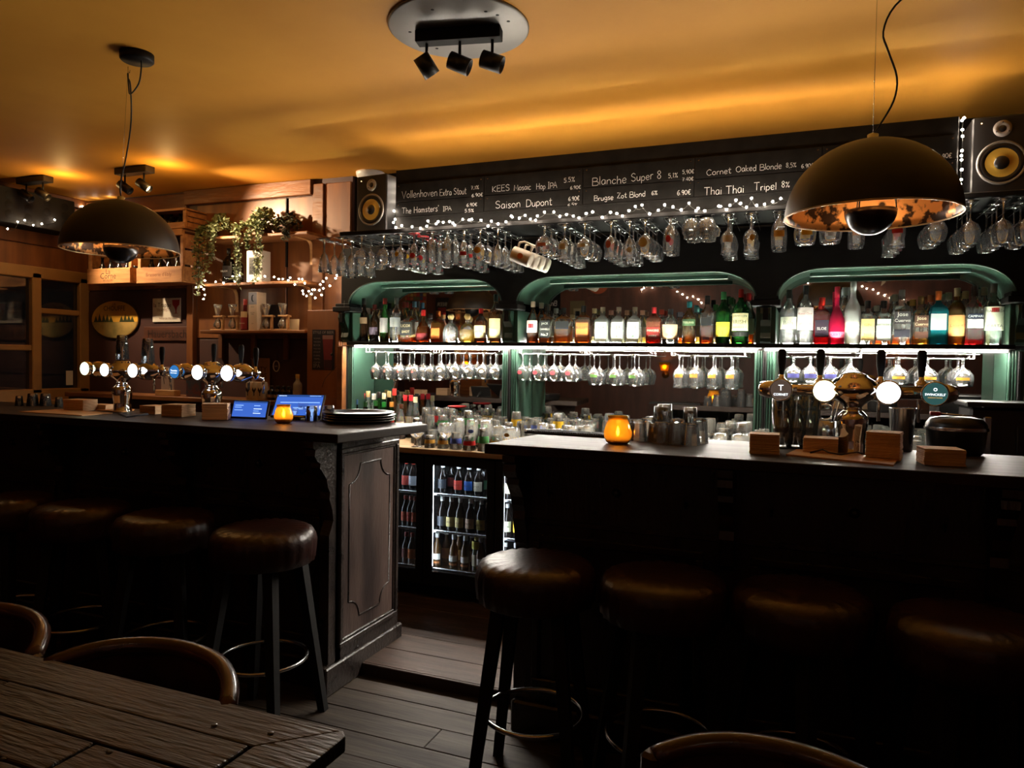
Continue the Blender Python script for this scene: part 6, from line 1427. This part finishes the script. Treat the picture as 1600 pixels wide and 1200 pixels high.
# signs
a = wb(179, 499, YW-.012); rX = a.x
so = thing('oval_sign', 'oval yellow enamel beer sign reading La Chouffe with dark trees', 'sign', (a.x, YW-.012, a.z))
aw = wb(217, 499, YW-.012).x-a.x; ah = (wb(179, 469, YW-.012).z-a.z)
def ell(k, y0, y1, n=48): return MB().prism([(aw*k*math.cos(2*PI*i/n), ah*k*math.sin(2*PI*i/n)) for i in range(n)], y0, y1, 'y')
ell(1, 0, .011).build('sign_plate', pm('sign_dark', s2l(60, 40, 20), .4), so); ell(.96, -.001, 0).build('sky_field', pm('sign_yellow', s2l(214, 166, 62), .45, col2=s2l(196, 140, 48), scale=6), so)
g_ = [(aw*.95*math.cos(t_), ah*.95*math.sin(t_)) for t_ in [PI+math.radians(8)+i*(PI-math.radians(16))/24 for i in range(25)]]
MB().prism(g_, -.002, -.001, 'y').build('meadow_field', pm('sign_meadow', s2l(176, 146, 84), .5, col2=s2l(120, 106, 60), scale=7), so)
for i, (u, s) in enumerate(((-.78, .34), (-.62, .46), (-.45, .38), (-.3, .42), (-.14, .30), (.3, .34), (.45, .42), (.6, .36), (.74, .30))):
    MB().prism([((u-.09)*aw, -.14*ah), ((u+.09)*aw, -.14*ah), (u*aw+.0, (-.14+s)*ah)], -.0028, -.002, 'y').build('tree_print', col_mat(s2l(52, 58, 36)), so)
letter('LA', INK, so, (0, -.003, ah*.80), width=aw*.12); letter('CHOUFFE', INK, so, (0, -.003, ah*.58), width=aw*.9)
a = wb(260, 484.5, YW-.008); w = wb(282, 484, YW-.008).x-a.x; h = wb(260, 466, YW-.008).z-a.z
sg = thing('square_sign', 'worn white enamel sign with a red goblet and Trappist lettering', 'sign', (a.x, YW-.008, a.z))
MB().bbox(-w, w, 0, .007, -h, h, .001).build('sign_plate', pm('enamel_white', s2l(206, 200, 188), .4, col2=s2l(120, 90, 70), scale=5, lo=.55, hi=.72), sg)
letter('la Trappe', col_mat(s2l(40, 20, 20)), sg, (-w*.28, -.001, h*.38), width=w*1.25); letter('TRAPPIST', FADE, sg, (-w*.25, -.001, h*.0), width=w*.9); letter('PROEF DE STILTE', FADE, sg, (0, -.001, -h*.72), width=w*1.0)
MB().prism([(w*.42, h*.85), (w*.94, h*.85), (w*.92, h*.45), (w*.78, h*.25), (w*.72, h*.0), (w*.72, -h*.25), (w*.86, -h*.3), (w*.5, -h*.3), (w*.66, -h*.25), (w*.65, h*.0), (w*.56, h*.25), (w*.44, h*.45)], -.0016, -.0004, 'y').build('goblet_print', col_mat(s2l(150, 24, 28)), sg)
a = wb(261, 521.5, YW-.012); w = wb(299, 521, YW-.012).x-a.x; h = wb(261, 510.5, YW-.012).z-a.z
sp = thing('wooden_sign', 'dark wooden plank sign with carved gothic lettering below the square sign', 'sign', (a.x, YW-.012, a.z)); MB().bbox(-w, w, 0, .012, -h, h, .003).build('plank_board', pm('sign_plank', s2l(86, 48, 32), .5, col2=s2l(62, 34, 24), scale=8, stretch=(.5, 3, 3)), sp)
letter('Hauersbach', col_mat(s2l(28, 14, 12)), sp, (0, -.001, 0), width=w*1.6, height=h*1.1)
# tall wooden cabinet with poster
yc = 4.10; ca = wb(480, 485, yc); cb = wb(537, 485, yc); cb.x = min(cb.x, XL-.016); zc0, zc1 = .055, ca.z
cab = thing('tall_cabinet', 'plain brown wooden cabinet with a beer-styles poster on its door', 'cabinet', (ca.x, yc, 0))
w = cb.x-ca.x
MB().box(0, w, .018, 4.342-yc, zc0, zc1).build('cabinet_body', M['cab_wood'], cab)
zsplit = wb(500, 622, yc).z
for z0, z1 in ((zsplit+.002, zc1), (zc0+.02, zsplit-.002)):
    d = MB().bbox(.002, w-.002, 0, .018, z0, z1, .002).build('door', M['cab_wood'], cab)
    if z0 > 1: MB().lathe([(.004, 0), (.004, .012), (.011, .018), (.009, .026), (0, .028)], 14, m=Matrix.Rotation(PI/2, 4, 'X'), c=(w-.04, 0, wb(527, 554, yc).z)).build('door_knob', M['tray'], d)
pz0, pz1 = wb(505, 578, yc).z, wb(505, 515, yc).z; px0, px1 = wb(488, 540, yc).x-ca.x, wb(523, 540, yc).x-ca.x
po = thing('beer_poster', 'dark style-of-beer poster with a red beer glass on the cabinet door', 'poster', (ca.x+(px0+px1)/2, yc-.0025, (pz0+pz1)/2)); pw, ph = (px1-px0)/2, (pz1-pz0)/2
MB().bbox(-pw, pw, 0, .002, -ph, ph, .0006).build('poster_sheet', col_mat(s2l(38, 34, 40), .4), po)
letter('STYLE OF BEER', col_mat(s2l(150, 140, 140)), po, (0, -.0006, ph*.86), width=pw*1.85)
MB().prism([(-.06*pw, ph*.72), (.88*pw, ph*.72), (.74*pw, -ph*.95), (.12*pw, -ph*.95)], -.0008, -.0002, 'y').build('glass_print', col_mat(s2l(120, 44, 46), .4), po)
MB().box(-.06*pw, .88*pw, -.0012, -.0008, ph*.52, ph*.72).build('foam_print', col_mat(s2l(150, 110, 104), .4), po)
MB().prism([(.10*pw, -ph*.5), (.78*pw, -ph*.5), (.72*pw, -ph*.93), (.14*pw, -ph*.93)], -.0012, -.0008, 'y').build('dark_beer_print', col_mat(s2l(60, 34, 38), .4), po)
for k, s in enumerate(('PILSENER', 'WEIZEN', 'BOCK', 'PALE ALE', 'STOUT', 'DUBBEL', 'TRIPEL', 'PORTER', 'IPA')): letter(s, col_mat(s2l(140, 132, 130)), po, (-.55*pw, -.0006, ph*(.56-.17*k)), width=pw*.6)
# ---------------------------------------------------------------- back ledge behind the window bar
YL = 4.08; zl = wb(300, 621, YL).z
led = MB().bbox(X0+.15, ca.x-.01, YL, 4.342, zl-.035, zl, .004).build('back_ledge', M['shelf_wood']); tag(led, 'brown wooden ledge behind the taps carrying cans and small bottles', 'ledge')
MB().box(X0+.16, ca.x-.02, YL+.03, 4.342, .055, zl-.036).build('ledge_front', M['wood_low'], led)
can_m = MB().lathe([(0, 0), (.030, 0), (.033, .008), (.033, .115), (.028, .125), (.028, .128), (0, .127)], 20).mesh('can')
M['can'] = pm('can_pale', s2l(214, 196, 170), .4)
for i, px in enumerate((392, 402, 411)):
    x = PX(px, YL+.05, 600); o = obj('beer_can', can_m, M['can'], None, (x, YL+.05, zl)); tag(o, ['first', 'middle', 'last'][i]+' pale beer can with black leaf emblem on the back ledge', 'can', 'pale beer cans on the ledge')
    MB().prism([(-.004, .03), (.004, .03), (.003, .05), (.018, .075), (.012, .09), (.0, .07), (-.012, .09), (-.018, .07), (-.003, .05)], -.0340, -.0333, 'y').build('leaf_emblem', col_mat(s2l(40, 34, 30)), o)
for i, px in enumerate((424, 434, 443, 452)):
    bottle((PX(px, YL+.06, 605), YL+.06, zl), .055, .105, f'{ORD[i]} small dark bottle with cream band beside the pale cans', style='round', glass=(.03, .018, .010), op=.4, cap=BLK, lab=s2l(150, 120, 90), lz=(.2, .4), group='small dark bottles on the ledge')
bottle((PX(465, YL+.06, 600), YL+.06, zl), .062, .19, 'white bottle with gold cork beside the wooden cabinet', style='round', glass=s2l(216, 206, 190), op=.8, cap=s2l(206, 160, 80), lab=s2l(190, 170, 150), lz=(.2, .4), group='ledge bottles')
a = P(407, 582, Y=YW-.02); ph_ = .19
pc = thing('poster_card', 'cream poster card reading CITY KIDS behind the pale cans', 'poster', (a.x, YW-.02, zl+.0)); MB().bbox(-.085, .085, 0, .006, 0, .30, .001).build('card_sheet', pm('card_cream', s2l(150, 116, 88), .7), pc)
letter('CITY', INK, pc, (.0, -.001, .215), width=.12); letter('KIDS', INK, pc, (.0, -.001, .165), width=.12)
a = P(432, 572, Y=YW-.01)
kr = thing('bottle_opener_charm', 'white round letter charm hanging below the lowest wall shelf', 'charm', (a.x, YW-.012, a.z))
MB().tube([(.028*math.cos(2*PI*i/24), 0, .040*math.sin(2*PI*i/24)) for i in range(24)], .004, 6, closed=True).build('ring', M['white'], kr); letter('AA', M['white'], kr, (0, -.003, 0), width=.03); MB().tube([(0, .002, .04), (.004, .004, .07), (0, .006, .11)], .0015, 5).build('string', M['wire_green'], kr)
# menu stand on the ledge
a = P(262, 621, Y=YL+.06)
ms = thing('menu_stand', 'cream menu card in a wooden block stand behind the taps', 'menu', (a.x, YL+.06, zl)); MB().bbox(-.10, .10, -.03, .03, 0, .045, .004).build('stand_block', M['pale_wood'], ms); MB().bbox(-.065, .065, -.003, .003, .045, .22, .001).build('menu_card', pm('card_mauve', s2l(150, 128, 118), .7), ms)
MB().tube([(-.03, -.004, .09), (-.04, -.004, .13), (-.03, -.004, .16), (-.01, -.004, .13)], .002, 5).tube([(.03, -.004, .09), (.04, -.004, .13), (.03, -.004, .16), (.01, -.004, .13)], .002, 5).build('laurel_print', col_mat(s2l(70, 56, 56)), ms)
a = P(305, 618, Y=YL+.07)
tag(MB().bbox(-.07, .07, -.02, .02, 0, .14, .002).build('book', pm('book_red', s2l(96, 44, 36), .5, col2=s2l(50, 60, 70), scale=30), None, (a.x, YL+.07, zl)), 'small patterned red book standing on the back ledge', 'book')
# ================================================================== room side, reflected in the mirrors
def rear(px, py, Yr=Y0):
    """point of the rear wall that the mirror shows at a pixel"""
    d = ray(px, py); t_ = (2*YM-Yr)/d.y; p = Vector((0, 0, CAM_Z))+d*t_
    return Vector((p.x, Yr, p.z))
def rframe(px0, px1, py0, py1, label, name, cat, mat, th=.02, y=Y0):
    a = rear(px0, py1, y); b = rear(px1, py0, y); t = thing(name, label, cat, ((a.x+b.x)/2, y+.0005, (a.z+b.z)/2)); w, h = (b.x-a.x)/2, (b.z-a.z)/2
    MB().bbox(-w, w, 0, th, -h, h, .003).build('sheet', mat, t); return t, w, h, th
t, w, h, th = rframe(612, 667, 452, 530, 'board covered with colourful beer stickers, seen in the first mirror', 'sticker_board', 'board', pm('sticker_board', s2l(120, 70, 50), .5))
bm_me = MB().box(-.022, .022, 0, .002, -.022, .022).mesh('sticker'); sc_ = [col_mat(s2l(*c)) for c in ((170, 60, 50), (200, 170, 90), (60, 80, 120), (190, 180, 160), (40, 40, 40), (90, 110, 70), (180, 110, 60))]
nx = int(2*w/.055); nz = min(14, int(2*h/.055))
for i in range(nx):
    for j in range(nz):
        o = obj('sticker', bm_me.copy(), random.choice(sc_), t, (-w+.03+i*.055, th, h-.03-j*.055), (0, random.uniform(-.3, .3), 0))
t, w, h, th = rframe(681, 702, 465, 500, 'dark framed beer poster beside the sticker board', 'framed_poster', 'poster', col_mat(s2l(30, 26, 26)))
letter('BEER', col_mat(s2l(190, 180, 160)), t, (0, th+.001, h*.4), width=w*1.5, rot=(0, 0, PI)); MB().box(-w*.6, w*.6, th, th+.001, -h*.7, h*.1).build('poster_print', col_mat(s2l(130, 40, 36)), t)
dr = bpy.data.objects.new('door_1', None); COL.objects.link(dr); struct(dr, 'pale wooden door across the room, seen in the first mirror'); a = rear(712, 520); b = rear(765, 452); dr.location = (a.x, Y0, 0); dw = b.x-a.x; dh = b.z
for q in ((0, .09, 0, dh), (dw-.09, dw, 0, dh), (.09, dw-.09, dh-.09, dh)): MB().bbox(q[0], q[1], 0, .04, q[2], q[3], .005).build('door_frame', M['pale_wood'], dr)
MB().bbox(.095, dw-.095, 0, .02, 0, dh-.095, .003).build('door_leaf', M['shelf_wood'], dr)
t, w, h, th = rframe(845, 876, 445, 500, 'wall chalkboard with a written list, seen in the middle mirror', 'wall_chalkboard', 'chalkboard', M['chalk_board'])
for k, s in enumerate(('Stouts', 'Brune', 'Blonde', 'Tripel')): obj('chalk_lettering', hand_mesh(s, w*1.3, .07, .01), M['chalk'], t, (w*.7, th+.002, h*.55-k*.18), (0, 0, PI))
t, w, h, th = rframe(918, 952, 420, 464, 'orange round enamel sign across the room, seen in the middle mirror', 'round_sign', 'sign', M['rear_wall'], .002)
MB().lathe([(0, .004), (w, .004), (w, 0)], 36, m=Matrix.Rotation(-PI/2, 4, 'X')).build('disc', col_mat(s2l(190, 96, 60)), t)
t, w, h, th = rframe(891, 914, 470, 500, 'small olive framed picture below the round sign', 'framed_picture', 'picture', col_mat(s2l(110, 100, 66)))
MB().box(-w*.5, w*.5, th, th+.001, -h*.4, h*.2).build('picture_field', col_mat(s2l(160, 150, 120)), t)
rp = [rear(x, y, Y0+.06) for x, y in ((1002, 453), (1006, 450), (1010, 447), (1019, 450), (1053, 447), (1058, 456), (1066, 459), (1073, 465), (1083, 463), (1091, 467), (1096, 474))]
fairy('fairy lights drooping on the rear wall, seen in the middle mirror', rp, sag=.03, mat='bulb_wall')
rp = [rear(x, y, Y0+.06) for x, y in ((1262, 443), (1300, 452), (1347, 446), (1355, 450), (1364, 453), (1372, 458), (1382, 462), (1391, 465), (1400, 466), (1413, 466), (1424, 470))]
fairy('fairy lights along the rear wall, seen in the mirror nearest the coffee machine', rp, sag=.03, mat='bulb_wall')
mu = rear(1358, 475, Y0+.001)
ml = thing('wall_mural', 'cream laurel branch painted on the rear wall, seen in the mirror', 'mural', mu)
for k in range(7):
    for s in (-1, 1):
        a_ = math.radians(20+k*16); cx, cz = -.42*math.cos(a_)*1.0, .36*math.sin(a_); q = a_+s*.6+PI/2
        MB().prism([(cx, cz), (cx+.07*math.cos(q)-.02*math.sin(q), cz+.07*math.sin(q)+.02*math.cos(q)), (cx+.13*math.cos(q), cz+.13*math.sin(q)), (cx+.07*math.cos(q)+.02*math.sin(q), cz+.07*math.sin(q)-.02*math.cos(q))], 0, .002, 'y').build('painted_leaf', col_mat(s2l(190, 176, 150)), ml)
# cable hanging on the cabinet
cbp = [wb(538, 470, 4.06), wb(536, 520, 4.085), wb(532, 562, 4.09), wb(520, 578, 4.09), wb(508, 592, 4.09), wb(503, 605, 4.09)]
tag(MB().tube(smooth_path(cbp, 4), .0016, 5).build('power_cable', M['wire_green']), 'thin black cable hanging down the brown cabinet door', 'cable')
# lamps added behind the camera to brighten the ceiling and rear wall
for i, (x, lab) in enumerate(((-4.6, 'brass wall lamp beside the pale door across the room'), (-1.7, 'brass wall lamp on the rear wall behind the plank table'), (1.0, 'brass wall lamp on the rear wall before the menu board'))):
    t = thing('fill_lamp', lab, 'lamp', (x, Y0+.01, 1.34), group='wall lamps of the room')
    MB().lathe([(0, 0), (.05, .002), (.05, .012), (0, .014)], 20, m=Matrix.Rotation(-PI/2, 4, 'X')).build('wall_plate', col_mat(s2l(150, 110, 50), .3, .9), t)
    MB().tube([(0, .012, 0), (0, .07, -.01), (0, .10, .02), (0, .10, .05)], .007, 8).build('arm', col_mat(s2l(150, 110, 50), .3, .9), t)
    MB().lathe([(.045, .05), (.06, .11), (.075, .16), (.073, .16), (.058, .11), (.043, .052), (0, .051)], 24, c=(0, .10, 0)).build('shade', M['amber'], t)
    point('fill_lamp_light', (0, .10, .10), ROOM_FILL, (1.0, .60, .28), .03, t)
